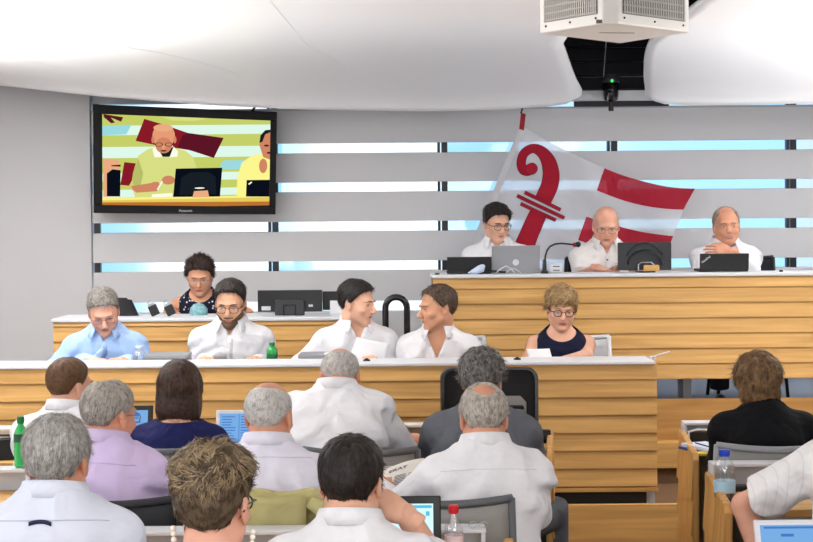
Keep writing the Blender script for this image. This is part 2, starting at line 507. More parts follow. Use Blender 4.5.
def rotz(a): return np.array(Matrix.Rotation(a, 3, 'Z'))
PEOPLE = {}
def person(q):
    """q: options of one person. Returns the Empty that carries body, hair and clothes."""
    rng = np.random.RandomState(q['seed']); sex = q.get('sex', 'm'); S = q.get('size', 1.0 if sex == 'm' else .94)
    q['hs'] = q.get('head', 1.0) * (1.0 if sex == 'm' else .95)
    Hw = P(q['px'], q['py'], q['Y']); yaw = R(q.get('yaw', 0)); floor = q['floor']
    lean = R(q.get('lean', 12)); side = q.get('side', 0.0)
    hy = q.get('hy', .035); hup = q.get('hup', .150) * S
    L = q.get('torso', .50) * S
    hz = Hw.z - floor - hup - L * math.cos(lean)
    N = Vector((side, L * math.sin(lean), hz + L * math.cos(lean)))
    HC = N + Vector((q.get('hx', 0), hy, hup))
    yw, pt, rl = [R(a) for a in q.get('look', (0, 0, 0))]
    HRm = Matrix.Rotation(yw, 3, 'Z') @ Matrix.Rotation(pt, 3, 'X') @ Matrix.Rotation(rl, 3, 'Y')
    HR = np.array(HRm)
    Rz = Matrix.Rotation(yaw, 3, 'Z')
    o = Hw - Rz @ HC
    root = thing('person', q['label'], 'person', (o.x, o.y, floor), yaw, q.get('group'))
    toL = lambda w: Rz.transposed() @ (Vector(w) - Vector((o.x, o.y, floor)))
    PEOPLE[q['id']] = dict(root=root, hz=hz, N=N, HC=HC, o=o, yaw=yaw, toL=toL)
    HCn = np.array(HC)
    # --- arms
    sw = q.get('shoulder', .160 if sex == 'm' else .146) * S
    arms = []
    for sd, key in ((-1, 'armL'), (1, 'armR')):
        a = q.get(key) or q.get('arm') or ((.05, .10, -.25), (-.08, .22, .02))
        J = N + Vector((sd * sw, -.005 + q.get('shfwd', 0), -.112*S + q.get('shup', 0)))
        if 'ew' in a:       # elbow and wrist as points of the room
            E = toL(a['ew'][0]); W = toL(a['ew'][1])
        else:
            E = J + Vector((sd * a[0][0], a[0][1], a[0][2])) * S
            W = E + Vector((sd * a[1][0], a[1][1], a[1][2])) * S
        if 'deskz' in q and not (isinstance(a, dict)):
            dz = q['deskz'] - floor
            W.z = dz + .060; E.z = max(E.z, dz + .01); E.y = min(E.y, J.y + .10)
        arms.append((sd, J, E, W, a if isinstance(a, dict) else {}))
    ar = .049 * q.get('armfat', 1.0) * (1 if sex == 'm' else .84); fr = ar * .80; wr = ar * .60
    tw = q.get('wide', 1.0) * S * (1 if sex == 'm' else .90); td = q.get('deep', 1.0) * S * (1 if sex == 'm' else .95)
    belly = q.get('belly', 0.0)
    tt = [-.22, 0, .2, .4, .6, .74, .84, .92, 1.0, 1.07]
    ta = np.array([.150, .175, .170, .168, .176, .182, .166, .122, .078, .060]) * tw
    tb = np.array([.09, .125, .122, .120, .124, .118, .106, .090, .072, .058]) * td
    tb = tb + belly * np.array([.2, .8, 1, .8, .4, .2, 0, 0, 0, 0])
    hunch = q.get('hunch', 0.0)
    tyc = np.array([N.y * t + hunch * -math.sin(PI * min(max(t, 0), 1)) for t in tt])
    if sex == 'f': 
        tb = tb + np.array([0, 0, 0, .0, .018, .016, .006, 0, 0, 0]); ta = ta * np.array([1.05, 1.08, .98, .92, .95, .98, .97, .96, .90, .9])
    def torso(p, off):
        t = (p[2] - hz) / (N.z - hz)
        a = np.interp(t, tt, ta) + off; b = np.interp(t, tt, tb) + off; c = np.interp(t, tt, tyc)
        xx = (p[0] - side * np.clip(t, 0, 1)) / a; yy = (p[1] - c) / b
        k = (np.abs(xx)**2.4 + np.abs(yy)**2.4) ** (1/2.4)
        d = (k - 1) * np.minimum(a, b) * .85
        return smax(d, np.maximum(-.20 - t, t - 1.05) * (N.z - hz) + 0*d, .02)
    tlo = [-.26 + min(0, side), -.25, hz - .14]; thi = [.26 + max(0, side), N.y + .25, N.z + .06]
    # --- body (skin): one continuous surface
    allp = [HC + Vector((0, 0, .14)), HC + Vector((.13, .15, 0)), HC - Vector((.13, .15, 0))] + [v for a in arms for v in (a[1], a[2], a[3])]
    lo = [min(v[i] for v in allp) - .09 for i in range(3)]; hi = [max(v[i] for v in allp) + .09 for i in range(3)]
    lo[0] = min(lo[0], -.25); hi[0] = max(hi[0], .25); lo[1] = min(lo[1], -.2); lo[2] = min(lo[2], hz - .1)
    fh = q.get('fine', .0042); hr = .135 * q['hs']; c = q.get('coarse', .010)
    F = Field(axis(lo[0], hi[0], c, HC.x - hr, HC.x + hr, fh), axis(lo[1], hi[1], c, HC.y - hr, HC.y + hr*1.05, fh), axis(lo[2], hi[2], c, HC.z - hr*1.05, HC.z + hr, fh))
    F.add(lambda p: torso(p, -.006), tlo, thi, .02)
    for sd, J, E, W, a in arms:
        F.ell(tuple(J), (ar*1.12, ar*1.1, ar*1.15), .03)
        F.cap(tuple(J), tuple(E), ar, fr*1.02, .03); F.cap(tuple(E), tuple(W), fr*1.04, wr, .015)
    nr = q.get('neck', .058 if sex == 'm' else .047)
    nt_ = HC + HRm @ Vector((0, -.022, -.06)) * q['hs']
    F.cap(tuple(N + Vector((0, -.005, -.05))), tuple(nt_), nr*1.08, nr, .03)
    def hfn(p):
        x, y, z = p[0] - HCn[0], p[1] - HCn[1], p[2] - HCn[2]; s = q['hs']
        loc = [(HR[0, k]*x + HR[1, k]*y + HR[2, k]*z) / s for k in range(3)]
        return head_sdf(loc, q) * s
    hb = .150 * q['hs']
    F.add(hfn, [HC[i] - hb + .03 for i in range(3)], [HC[i] + hb - .03 for i in range(3)], .018)
    V, Q = F.mesh()
    hands = []
    for sd, J, E, W, a in arms:
        dv = Vector(a.get('hdir', (W - E))); dv = Rz.transposed() @ dv if 'hdir' in a else dv
        bk = Rz.transposed() @ Vector(a['back']) if 'back' in a else Vector((0, 0, 1))
        hands.append(hand_island(W, dv, bk, -sd, a.get('curl', .35), .98 if sex == 'm' else .88, a.get('spread', 1.0)))
    body = np_mesh('body', V, Q, q['skin'], root, extra=hands)
    # --- head parts placed on the face
    def hl(v): return Vector(HCn + HR @ (np.array(v, float) * q['hs']))
    def sy(x, z):
        ys = np.linspace(.15, .03, 200); d = head_sdf((np.full(200, x), ys, np.full(200, z)), q)
        i = int(np.argmax(d < 0)); return float(ys[i])
    if q.get('face', True):
        eo = q.get('eyeopen', .5)
        for sd in (-1, 1):
            b = MB(); n = 14
            def almond(wx, hz_, off, dx=0):
                pts = []
                for k in range(n):
                    an = 2*PI*k/n; x = sd*.032 + dx + wx*math.cos(an); z = -.001 + hz_*math.sin(an) * (1 - .25*abs(math.cos(an)))
                    pts.append(hl((x, sy(x, z) + off, z)))
                return pts
            b.poly(almond(.0135, .0048*eo + .0012, .0009)); b.mi = 1; b.poly(almond(.0052, .0044*eo + .001, .0015)); b.mi = 2
            b.poly(almond(.0025, .0024*eo + .0006, .002))
            b.tube([hl((x, sy(x, z) + .0012, z)) for x, z in [(sd*.032 + .0145*u, -.0002 + (.0048*eo + .0012)*(1 - u*u)) for u in (-1, -.6, -.2, .2, .6, 1)]], [.0005, .0012, .0013, .0013, .0012, .0005], 5)
            b.build('eye', [mat('eye_white', (226, 218, 210), .3), mat('iris_' + q.get('iris', 'brown'), {'brown': (70, 48, 34), 'blue': (95, 120, 140)}[q.get('iris', 'brown')], .3), mat('pupil', (18, 14, 12), .3)], root, True)
            bw = MB(); tk = q.get('brow', .0032)
            bw.tube([hl((sd*x, sy(sd*x, z) + .0005, z)) for x, z in ((.013, .0205), (.022, .0232), (.032, .0248), (.042, .0222), (.049, .0168))], [tk*.75, tk, tk, tk*.8, tk*.35], 6)
            bw.build('eyebrow', q['browmat'], root, True)
        sm = q.get('smile', 0.0); b = MB(); xs_ = np.linspace(-1, 1, 11); mw = .0245 + .006*sm
        for z0, r0, bow in ((-.0600 - .001*sm, .0036, .0015), (-.0675 - .003*sm, .0045, -.0015)):
            b.tube([hl((mw*u, sy(mw*u, z0 + (-.064 - z0)*u*u + sm*.009*u*u) - .0012, z0 + (-.064 - z0)*u*u + sm*.009*u*u)) for u in xs_], [max(.0008, r0*(1 - abs(u)**2.2)) for u in xs_], 7)
        b.build('lips', mat('lips_' + sex, (178, 112, 102) if sex == 'm' else (186, 100, 96), .45), root, True)
        if sm > .5:
            t = MB(); t.poly([hl((mw*.8*u, sy(mw*.8*u, -.064 + sm*.006*u*u) + .0035, -.0625 + sm*.007*u*u)) for u in xs_] + [hl((mw*.8*u, sy(mw*.8*u, -.066 + sm*.006*u*u) + .0035, -.0672 + sm*.009*u*u)) for u in xs_[::-1]])
            t.build('teeth', mat('teeth', (232, 226, 214), .3), root)
    if q.get('glasses'):
        g = q['glasses']; b = MB(); rr = g.get('r', .0011); ex, ez = g.get('w', .025), g.get('h', .018); zc = g.get('z', -.004)
        yc = sy(.032, .012) + .011
        for sd in (-1, 1):
            b.tube([hl((sd*.0335 + ex*math.copysign(abs(math.cos(t))**.8, math.cos(t)), yc - .06*(abs(.0335*sd + ex*math.cos(t))-.01)**1 * .25, zc + ez*math.copysign(abs(math.sin(t))**.8, math.sin(t)))) for t in np.linspace(0, 2*PI, 24, endpoint=False)], rr, 6, closed=True)
            b.tube([hl((sd*(.0335 + ex), yc - .004, zc + .006)), hl((sd*.074, yc - .02, zc + .008)), hl((sd*.0815, .02, .004)), hl((sd*.083, -.012, .004)), hl((sd*.082, -.028, -.012))], rr*1.15, 6)
        b.tube([hl((-.0335 + ex, yc, zc + .004)), hl((0, yc + .004, zc + .008)), hl((.0335 - ex, yc, zc + .004))], rr, 6)
        go = b.build('glasses', g['mat'], root, True)
        ln = MB()
        for sd in (-1, 1):
            ln.poly([hl((sd*.0335 + ex*.96*math.cos(t), yc - .001, zc + ez*.96*math.sin(t))) for t in np.linspace(0, 2*PI, 20, endpoint=False)])
        ln.build('lens', GLASS_THIN, go)
    if q.get('hair'): make_hair(q, q['hair'], HCn, HR, root, rng)
    if q.get('hair2'): make_hair(q, q['hair2'], HCn, HR, root, rng)
    if q.get('beard'): make_beard(q, q['beard'], HCn, HR, root, rng)
    # --- upper garment
    g = q['top']; kind = g['kind']; off = g.get('off', .010); seed = q['seed']
    slv = g.get('sleeve', 'short'); flare = g.get('flare', .016)
    glo = [tlo[0] - .05, min(tlo[1], -.25), hz - .12]; ghi = [thi[0] + .05, thi[1] + .02, N.z + .08]
    for sd, J, E, W, a in arms:
        for v in ((J, E) if slv in ('short', 'none') else (J, E, W)):
            for i in range(3): glo[i] = min(glo[i], v[i] - .09); ghi[i] = max(ghi[i], v[i] + .09)
    h = g.get('res', .0085)
    G = Field(*[np.arange(glo[i], ghi[i], h) for i in range(3)])
    G.add(lambda p: torso(p, off + .004), tlo, thi, .02)
    if slv != 'none':
        for sd, J, E, W, a in arms:
            G.ell(tuple(J + Vector((0, 0, .004))), (ar*1.12 + off, ar*1.1 + off, ar*1.12 + off), .05)
            if slv == 'short':
                e = J.lerp(E, g.get('cut', .78)); G.cutcap(tuple(J), tuple(e), ar + off, ar + off + flare, .03)
            else:
                G.cap(tuple(J), tuple(E), ar + off, fr + off + .008, .03)
                if slv == 'long': G.cutcap(tuple(E), tuple(E.lerp(W, .97)), fr + off + .008, wr + off + .004, .02)
                else: G.cutcap(tuple(E), tuple(E.lerp(W, .3)), fr + off + .008, fr + off + .006, .02)
    X, Y_, Z = G.pts((slice(None),)*3)
    wa = g.get('wrinkle', .011)
    r1 = 1 - np.abs(lat(*G.ax, 7, 7, 11, seed + 3)) * 2; r2 = 1 - np.abs(lat(*G.ax, 16, 16, 9, seed + 4)) * 2
    r3 = lat(*G.ax, 4, 4, 5, seed + 5)
    nz = (r1 * .6 + r2 * .4) * (.6 + .6*r3)
    # folds run from the armpits towards the waist and the spine
    diag = np.sin((np.abs(X) * 46 + Z * 40 + 5 * r3 + seed) ) * np.clip(1 - np.abs(Z - (N.z - .22)) / .22, 0, 1)
    G.F -= wa * (nz + .55 * diag) - wa * .1
    nk = g.get('cutneck')
    if kind in ('shirt', 'polo', 'jacket'):
        zc = N.z + g.get('neckz', .022) - .30 * (Y_ - N.y + .06)
        G.F = np.maximum(G.F, np.minimum(Z - zc, .05))
        if g.get('open', 0) > 0:
            zv = N.z - .06 - g['open']
            wdg = np.maximum(np.abs(X - side) - np.clip((Z - zv) * g.get('vslope', .42), -.05, .2), (N.y + .015) - Y_)
            G.F = smax(G.F, -wdg, .004)
    if nk:
        c, r = nk; G.ell((side + c[0], N.y + c[1], N.z + c[2]), r, .006, 'd')
    if slv == 'none':
        aw = g.get('strap', .150) * S
        G.F = smax(G.F, np.where(Z > N.z - .24, (np.abs(X - side) - aw - np.clip((N.z - .13 - Z) * .55, -.004, .06)), -1.0).astype(f32), .006)
    V, Q = G.mesh()
    gm = np_mesh(g.get('name', 'shirt'), V, Q, g['mat'], root)
    if g.get('dots'):
        pass
    def col(x, z, sidey):
        ix = int(np.clip(np.searchsorted(G.ax[0], x), 1, len(G.ax[0]) - 2)); iz = int(np.clip(np.searchsorted(G.ax[2], z), 1, len(G.ax[2]) - 2))
        tx = (x - G.ax[0][ix-1]) / (G.ax[0][ix] - G.ax[0][ix-1]); tz = (z - G.ax[2][iz-1]) / (G.ax[2][iz] - G.ax[2][iz-1])
        c_ = (G.F[ix-1, :, iz-1]*(1-tx)*(1-tz) + G.F[ix, :, iz-1]*tx*(1-tz) + G.F[ix-1, :, iz]*(1-tx)*tz + G.F[ix, :, iz]*tx*tz)
        w = np.nonzero(c_ < 0)[0]
        if len(w) == 0: return None
        i = w[-1] if sidey > 0 else w[0]; j = i + (1 if sidey > 0 else -1)
        if not 0 <= j < len(c_): return float(G.ax[1][i])
        t = c_[i] / (c_[i] - c_[j] + 1e-9)
        return float(G.ax[1][i] + t * (G.ax[1][j] - G.ax[1][i]))
    def strip(name, pts, w, m, sidey, off_=.0012, horizontal=False, solid=.0016):
        rows = []
        for x, z in pts:
            y0 = col(x, z, sidey)
            if y0 is None: continue
            y0 += sidey * off_
            if horizontal: rows.append(((x, y0, z - w), (x, y0, z + w)))
            else: rows.append(((x - w, (col(x - w, z, sidey) or y0) + sidey*off_, z), (x + w, (col(x + w, z, sidey) or y0) + sidey*off_, z)))
        if len(rows) < 2: return
        b = MB(); b.add([p for r_ in rows for p in r_], [(2*i, 2*i+1, 2*i+3, 2*i+2) for i in range(len(rows)-1)])
        return b.build(name, m, gm, True, solid=solid)
    if kind in ('shirt', 'polo', 'jacket'):
        cm = g.get('collarmat', g['mat']); b = MB(); nth = 33; mx = R(g.get('collar_end', 152))
        ch = g.get('collar_h', .034)
        for k in (0,):
            rows = []
            for i in range(nth):
                th = -mx + 2*mx*i/(nth-1); f = abs(th)/PI; c_ = N + Vector((0, .008, 0))
                base_z = g.get('neckz', .022) - .012 - .020*(1 - math.cos(th)); rx, ry = nr*1.08 + .010, nr*1.08 + .014
                tipf = sstep(np.array((f - .58) / .28)).item(); fall = ch + .006 + .030*tipf*g.get('tip', 1.0); spread = .010 + .012*tipf
                def pt(dr, dz): return c_ + Vector(((rx+dr)*math.sin(th), -(ry+dr)*math.cos(th) + dr*.3*tipf, base_z + dz))
                rows.append([pt(-.001, -.012), pt(0, ch*.5), pt(.0015, ch), pt(.006, ch + .001), pt(.009 + spread*.3 + .006*tipf, ch*.55), pt(.012 + spread + .020*tipf, ch - fall)])
            w = len(rows[0])
            b.add([p for r_ in rows for p in r_], [(i*w+j, (i+1)*w+j, (i+1)*w+j+1, i*w+j+1) for i in range(nth-1) for j in range(w-1)])
        b.build('collar', cm, gm, True, solid=.0025)
    if g.get('placket'):
        zt = N.z - .07 - g.get('open', 0); strip('placket', [(side*.9, zt - .02*i) for i in range(int((zt - hz) / .02))], .016, g['mat'], 1)
        for i in range(5):
            z = zt - .02 - .085*i; y0 = col(side*.9, z, 1)
            if y0 is not None and z > hz:
                b = MB(); b.sphere((side*.9, y0 + .003, z), (.0055, .002, .0055), 8, 5); b.build('button', g.get('buttonmat', g['mat']), gm, True)
    if g.get('pocket'):
        zt = N.z - .20; strip('pocket', [(side - .105 + .015*i, zt - .04) for i in range(8)], .045, g['mat'], 1, .001, True)
    if g.get('yoke'):
        zt = N.z - g['yoke']
        strip('yoke_seam', [(side + .012*i, zt + .012*(1 - (i/14)**2)) for i in range(-13, 14)], .0010, g.get('seammat', g['mat']), -1, .0012, True, .0015)
    if g.get('loop'):
        zt = N.z - g['yoke'] + .004
        strip('hanger_loop', [(side + .007*i, zt + .005 - .0003*i*i) for i in range(-4, 5)], .005, g['loop'], -1, .004, True, .003)
    # --- trousers or skirt, shoes
    T = Field(np.arange(-.36, .36, .014), np.arange(-.22, .75, .014), np.arange(-.02, hz + .16, .014))
    T.ell((0, 0, hz - .01), (.168*tw, .125*td + belly*.5, .11), .03)
    ksp = q.get('knees', .10); sh = []
    for sd in (-1, 1):
        kx = q.get('kneeR', ksp) if sd > 0 else q.get('kneeL', ksp)
        K = (sd*kx, q.get('kneey', .43), min(hz + .0, .54)); A = (sd*(kx - .01), q.get('kneey', .43) - .03, .10)
        T.cap((sd*.085, .02, hz - .005), K, .080, .066, .03); T.cutcap(K, A, .066, .058, .02)
        sh.append(A)
    V, Q = T.mesh(); np_mesh(q.get('bottom_name', 'trousers'), V, Q, q['bottom'], root)
    for A in sh:
        b = MB(); b.grid(lambda u, v: ((.043*(1 - .35*(2*v-1)**2 if v > .3 else .043*.93)) * math.cos(PI*u) * max(.02, math.sin(PI*min(1, max(0, v)))**.35) + A[0], A[1] - .08 + .27*v, max(0, math.sin(PI*u)) * (.09 - .05*v) * max(.05, math.sin(PI*v)**.4) + .004), 13, 12)
        b.build('shoe', q.get('shoemat') or mat('black_leather', (30, 28, 28), .4), root, True, solid=.006)
    return root
def make_beard(q, hs, HC, HR, root, rng):
    h = .0035
    xs, ys, zs = np.arange(-.1, .1, h), np.arange(-.05, .13, h), np.arange(-.15, .03, h)
    p = (xs[:, None, None].astype(f32), ys[None, :, None].astype(f32), zs[None, None, :].astype(f32))
    base = head_sdf(p, q) + np.zeros((len(xs), len(ys), len(zs)), f32)
    m = np.maximum(p[2] + .062 - np.clip(np.abs(p[0]) - .032, 0, 1) * .95, -(p[1] - .0) + 0*p[2])     # below a line from mouth to ear
    m = np.minimum(m, np.maximum(np.abs(p[2] + .053) - .004, np.abs(p[0]) - .026))  # moustache
    lip = ell(p, (0, .095, -.066), (.020, .03, .0075)); m = np.maximum(m, -lip)
    t = hs['t'] * sstep(-m / .008 + .3) - .003 * (m > .002)
    nz = lat(xs, ys, zs, 110, 110, 60, 7)
    F = base - t * (1 + .3*nz); F = np.maximum(F, np.minimum(m - .004, .02)); F = np.maximum(F, -p[1] - .005 + 0*F)
    V, Q = surface_nets(F, xs, ys, zs)
    return np_mesh('beard', (V * q['hs']) @ HR.T + HC, Q, hs['mat'], root)
GLASS_THIN = None
def glass_thin(name, tint=(1, 1, 1), gloss=.08):
    m = bpy.data.materials.new(name); m.use_nodes = True; nt = m.node_tree
    nt.nodes.remove(nt.nodes['Principled BSDF'])
    t = nt.nodes.new('ShaderNodeBsdfTransparent'); t.inputs[0].default_value = (*tint, 1)
    g = nt.nodes.new('ShaderNodeBsdfGlossy'); g.inputs['Roughness'].default_value = .05
    x = nt.nodes.new('ShaderNodeMixShader'); x.inputs[0].default_value = gloss
    nt.links.new(t.outputs[0], x.inputs[1]); nt.links.new(g.outputs[0], x.inputs[2]); nt.links.new(x.outputs[0], nt.nodes['Material Output'].inputs[0])
    return m
GLASS_THIN = glass_thin('clear_lens')
# ------------------------------------------------------------------ materials of the room
def wood(name, rgb, board=0.0, z0=0.0, dark=.72, along='X'):
    """oak boards: long grain, each board its own tone"""
    m = bpy.data.materials.new(name); m.use_nodes = True; nt = m.node_tree; b = nt.nodes['Principled BSDF']
    b.inputs['Roughness'].default_value = .5; b.inputs['Specular IOR Level'].default_value = .25
    tc = nt.nodes.new('ShaderNodeTexCoord'); sp = nt.nodes.new('ShaderNodeSeparateXYZ'); nt.links.new(tc.outputs['Object'], sp.inputs[0])
    mp = nt.nodes.new('ShaderNodeMapping'); mp.inputs['Scale'].default_value = {'X': (1.2, 26, 26), 'Z': (26, 26, 1.2), 'Y': (26, 1.2, 26)}[along]
    nt.links.new(tc.outputs['Object'], mp.inputs['Vector'])
    ad = nt.nodes.new('ShaderNodeVectorMath'); ad.operation = 'ADD'; nt.links.new(mp.outputs[0], ad.inputs[0])
    c = lin(rgb)
    n = nt.nodes.new('ShaderNodeTexNoise'); n.inputs['Scale'].default_value = 1.0; n.inputs['Detail'].default_value = 6; n.inputs['Distortion'].default_value = .6
    nt.links.new(ad.outputs[0], n.inputs['Vector'])
    r = nt.nodes.new('ShaderNodeValToRGB'); r.color_ramp.elements[0].position = .28; r.color_ramp.elements[1].position = .72
    r.color_ramp.elements[0].color = (c[0]*dark, c[1]*dark*.94, c[2]*dark*.86, 1); r.color_ramp.elements[1].color = (min(1, c[0]*1.12), min(1, c[1]*1.12), c[2]*1.1, 1)
    nt.links.new(n.outputs['Fac'], r.inputs['Fac'])
    if board:
        f = nt.nodes.new('ShaderNodeMath'); f.operation = 'SUBTRACT'; f.inputs[1].default_value = z0; nt.links.new(sp.outputs['Z'], f.inputs[0])
        g = nt.nodes.new('ShaderNodeMath'); g.operation = 'DIVIDE'; g.inputs[1].default_value = board; nt.links.new(f.outputs[0], g.inputs[0])
        fl = nt.nodes.new('ShaderNodeMath'); fl.operation = 'FLOOR'; nt.links.new(g.outputs[0], fl.inputs[0])
        wn = nt.nodes.new('ShaderNodeTexWhiteNoise'); wn.noise_dimensions = '1D'; nt.links.new(fl.outputs[0], wn.inputs['W'])
        sc = nt.nodes.new('ShaderNodeVectorMath'); sc.operation = 'SCALE'; sc.inputs['Scale'].default_value = 40; nt.links.new(wn.outputs['Color'], sc.inputs[0])
        nt.links.new(sc.outputs[0], ad.inputs[1])
        hsv = nt.nodes.new('ShaderNodeHueSaturation'); mr = nt.nodes.new('ShaderNodeMapRange'); mr.inputs['To Min'].default_value = .90; mr.inputs['To Max'].default_value = 1.08
        nt.links.new(wn.outputs['Value'], mr.inputs['Value']); nt.links.new(mr.outputs[0], hsv.inputs['Value']); nt.links.new(r.outputs['Color'], hsv.inputs['Color'])
        nt.links.new(hsv.outputs['Color'], b.inputs['Base Color'])
    else: nt.links.new(r.outputs['Color'], b.inputs['Base Color'])
    MATS[name] = m
    return m
BOARD = .0886
OAK_LOW = wood('oak_boards_low', (220, 173, 106), BOARD, 1.104)
OAK_HIGH = wood('oak_boards_high', (222, 176, 110), BOARD, 1.510)
OAK_SIDE = wood('oak_boards_side', (220, 173, 106), BOARD, 1.236)
OAK = wood('oak', (216, 170, 104)); OAK_DARK = wood('oak_plain', (202, 154, 92)); OAK_END = wood('oak_end', (214, 165, 98), along='Z')
WHITE = mat('white_laminate', (212, 214, 219), .4); LGREY = mat('light_grey_laminate', (196, 198, 202), .5)
GREYP = mat('grey_panel', (128, 130, 134), .55); WALLM = mat('grey_white_wall', (228, 228, 230), .6, bump=.02, bscale=300)
CEILM = mat('ceiling_gloss_white', (230, 231, 234), .42, spec=.4)
BLACK = mat('black_plastic', (24, 24, 26), .4); BLACKG = mat('black_gloss', (16, 16, 18), .15); DGREY = mat('dark_grey', (62, 63, 67), .5)
METAL = mat('brushed_metal', (176, 178, 182), .3, metal=.9); CARPET = mat('brown_carpet', (118, 88, 62), .95, noise=.12, nscale=120, bump=.3, bscale=300)

# ------------------------------------------------------------------ room shell
FLOORZ = .08
def sbox(name, a, b, m, bevel=0, M=None):
    q = MB(); q.box(a, b); return struct(q.build(name, m, bevel=bevel))
sbox('floor', (-5.2, -4.5, FLOORZ - .1), (5.6, 12.6, FLOORZ), CARPET)
YW = 11.5
sbox('wall_left', (-5.3, -4.6, 0), (-5.2, 12.6, 3.7), WALLM)
sbox('wall_right', (5.6, -4.6, 0), (5.7, 12.6, 3.7), WALLM)
sbox('wall_rear', (-5.3, -4.6, 0), (5.7, -4.5, 3.7), WALLM)
# the plain panel left of the window strips, set a little forward
x_seam = P(92, 200, YW).x
sbox('wall_front', (-5.2, YW - .03, 0), (x_seam - .004, YW + .12, 3.7), WALLM)
# strip heights measured on the photograph
zs_strip = []
for yt, yb in ((143.5, 153.8), (182.7, 192.6), (222, 232), (261.5, 271.3), (301.5, 312), (341, 351.5)):
    zs_strip.append((P(280, yb, YW).z, P(280, yt, YW).z))
z_top = P(280, 110, YW).z
XR = 5.6
bands = []; zt = z_top
for z0, z1 in zs_strip: bands.append((z1, zt)); zt = z0
bands.append((0.0, zt))
for k, (z0, z1) in enumerate(bands):
    q = MB(); q.box((x_seam, YW, z0), (XR, YW + .05, z1)); struct(q.build('wall_back', WALLM, bevel=.004))
sbox('wall_back', (x_seam, YW + .06, z_top + .055), (XR, YW + .10, 3.7), WALLM)
PANE = glass_thin('window_pane_glass', (.97, .99, 1.0), .05)
mull = [92.5, 271, 441, 611, 790, 965]
MULLM = mat('dark_mullion', (26, 30, 40), .4)
wn = 0
for i in range(len(mull) - 1):
    xa, xb = P(mull[i], 200, YW).x, P(mull[i+1], 200, YW).x
    for z0, z1 in zs_strip + [(z_top, z_top + .055)]:
        wn += 1
        q = MB(); q.box((xa + .004, YW + .030, z0), (xb - .004, YW + .036, z1)); w = struct(q.build('window_%d' % wn, PANE))
        q = MB(); q.box((xa + .006, YW + .012, z0), (xa + .05, YW + .06, z1)); q.build('window_mullion', MULLM, w)
        q = MB(); q.box((xb - .024, YW + .012, z0), (xb - .004, YW + .06, z1)); q.build('window_mullion', MULLM, w)
        q = MB(); q.box((xa + .05, YW + .0285, z0), (xb - .024, YW + .0295, z0 + .004)); q.build('window_bead', LGREY, w)
# dark structure above the suspended ceiling
DARKC = mat('dark_ceiling_slats', (40, 41, 46), .6)
q = MB(); q.box((-5.2, -4.5, 3.62), (5.6, 12.6, 3.7))
struct(q.build('ceiling', mat('upper_ceiling', (58, 60, 66), .7)))
q = MB()
for i in range(8):
    z = P(611, 91, 11.3).z + i * .105
    q.prism([(-.2, 11.30, z), (-.2, 11.27, z + .012), (-.2, 11.30, z + .10), (-.2, 11.34, z + .10), (-.2, 11.34, z)], (3.4, 0, 0))
struct(q.build('ceiling', DARKC, bevel=.003))
# two suspended shells of the ceiling: nearly level, their far edge rolled down in front of the wall
def shell(name, edge, xl, xr, ynear, yedge, zc, seam=None):
    """edge(u): height of the far edge; xl(v), xr(v): side limits, v 0 near .. 1 far"""
    nu, nv = 60, 46
    def fn(u, v):
        x = xl(v) + (xr(v) - xl(v)) * u
        ze = edge(x)
        if v < .55: y = ynear + (yedge - 1.25 - ynear) * (v / .55); z = zc + (2.93 - zc) * (v/.55)
        else:
            t = (v - .55) / .45
            y = yedge - 1.25 + 1.25 * (1 - (1 - t)**1.6); z = 2.93 - (2.93 - ze) * (t ** 2.1)
        return (x, y, z)
    q = MB(); q.grid(fn, nu, nv)
    o = struct(q.build(name, CEILM, smooth=True, solid=.03))
    for (xa, va), (xb, vb) in seam or []:
        pts = []
        for k in range(25):
            v = va + (vb - va)*k/24; x = xa + (xb - xa)*k/24; u = (x - xl(v))/(xr(v) - xl(v)); p = Vector(fn(min(1, max(0, u)), v)); p.z -= .0155; pts.append(p)
        q = MB(); q.tube(pts, .0018, 5); q.build('panel_joint', CEILM, o)
    return o
YE = 10.95
def edge_from(pts):
    xs = [P(px, py, YE).x for px, py in pts]; zs = [P(px, py, YE).z for px, py in pts]
    return lambda x: float(np.interp(x, xs, zs))
eL = edge_from([(-300, 50), (-100, 68), (0, 84.5), (92, 95), (200, 104), (300, 109), (420, 111), (500, 109.5), (560, 105), (574, 101), (581, 95)])
xr_far, xr_mid = P(581, 98, YE).x, P(563, 42, 9.65).x
def xrL(v):
    return xr_mid + (xr_far - xr_mid) * max(0, min(1, (v - .55) / .40)) if v > .55 else xr_mid - .25 * (.55 - v)
shell('ceiling_left', eL, lambda v: -5.15, xrL, -4.4, YE, 3.05, [((-2.05, .40), (-1.12, .80)), ((-2.9, .5), (-2.2, .78)), ((-.75, .40), (-.36, .78))])
eR = edge_from([(644, 93), (650, 99), (662, 103.5), (700, 105), (760, 104), (813, 102.5), (950, 99)])
xl_far, xl_mid = P(645, 98, YE).x, P(651, 42, 9.65).x
def xlR(v): return xl_mid + (xl_far - xl_mid) * max(0, min(1, (v - .55) / .40)) if v > .55 else xl_mid + .10 * (.55 - v)
shell('ceiling_right', eR, xlR, lambda v: 5.55, -4.4, YE, 3.05)
# pale rail closing the gap between the shells, and the rail along the wall head
sbox('trim_1', (P(560, 95, 11.2).x, 11.2, P(610, 100.5, 11.2).z), (P(670, 95, 11.2).x, 11.25, P(610, 90.5, 11.2).z), WHITE)
sbox('trim_8', (P(574, 100, 11.3).x, 11.26, P(610, 106.5, 11.3).z), (P(668, 100, 11.3).x, 11.32, P(610, 100.6, 11.3).z), DARKC)
sbox('trim_2', (x_seam, YW - .012, z_top - .006), (XR, YW + .03, z_top + .008), LGREY)

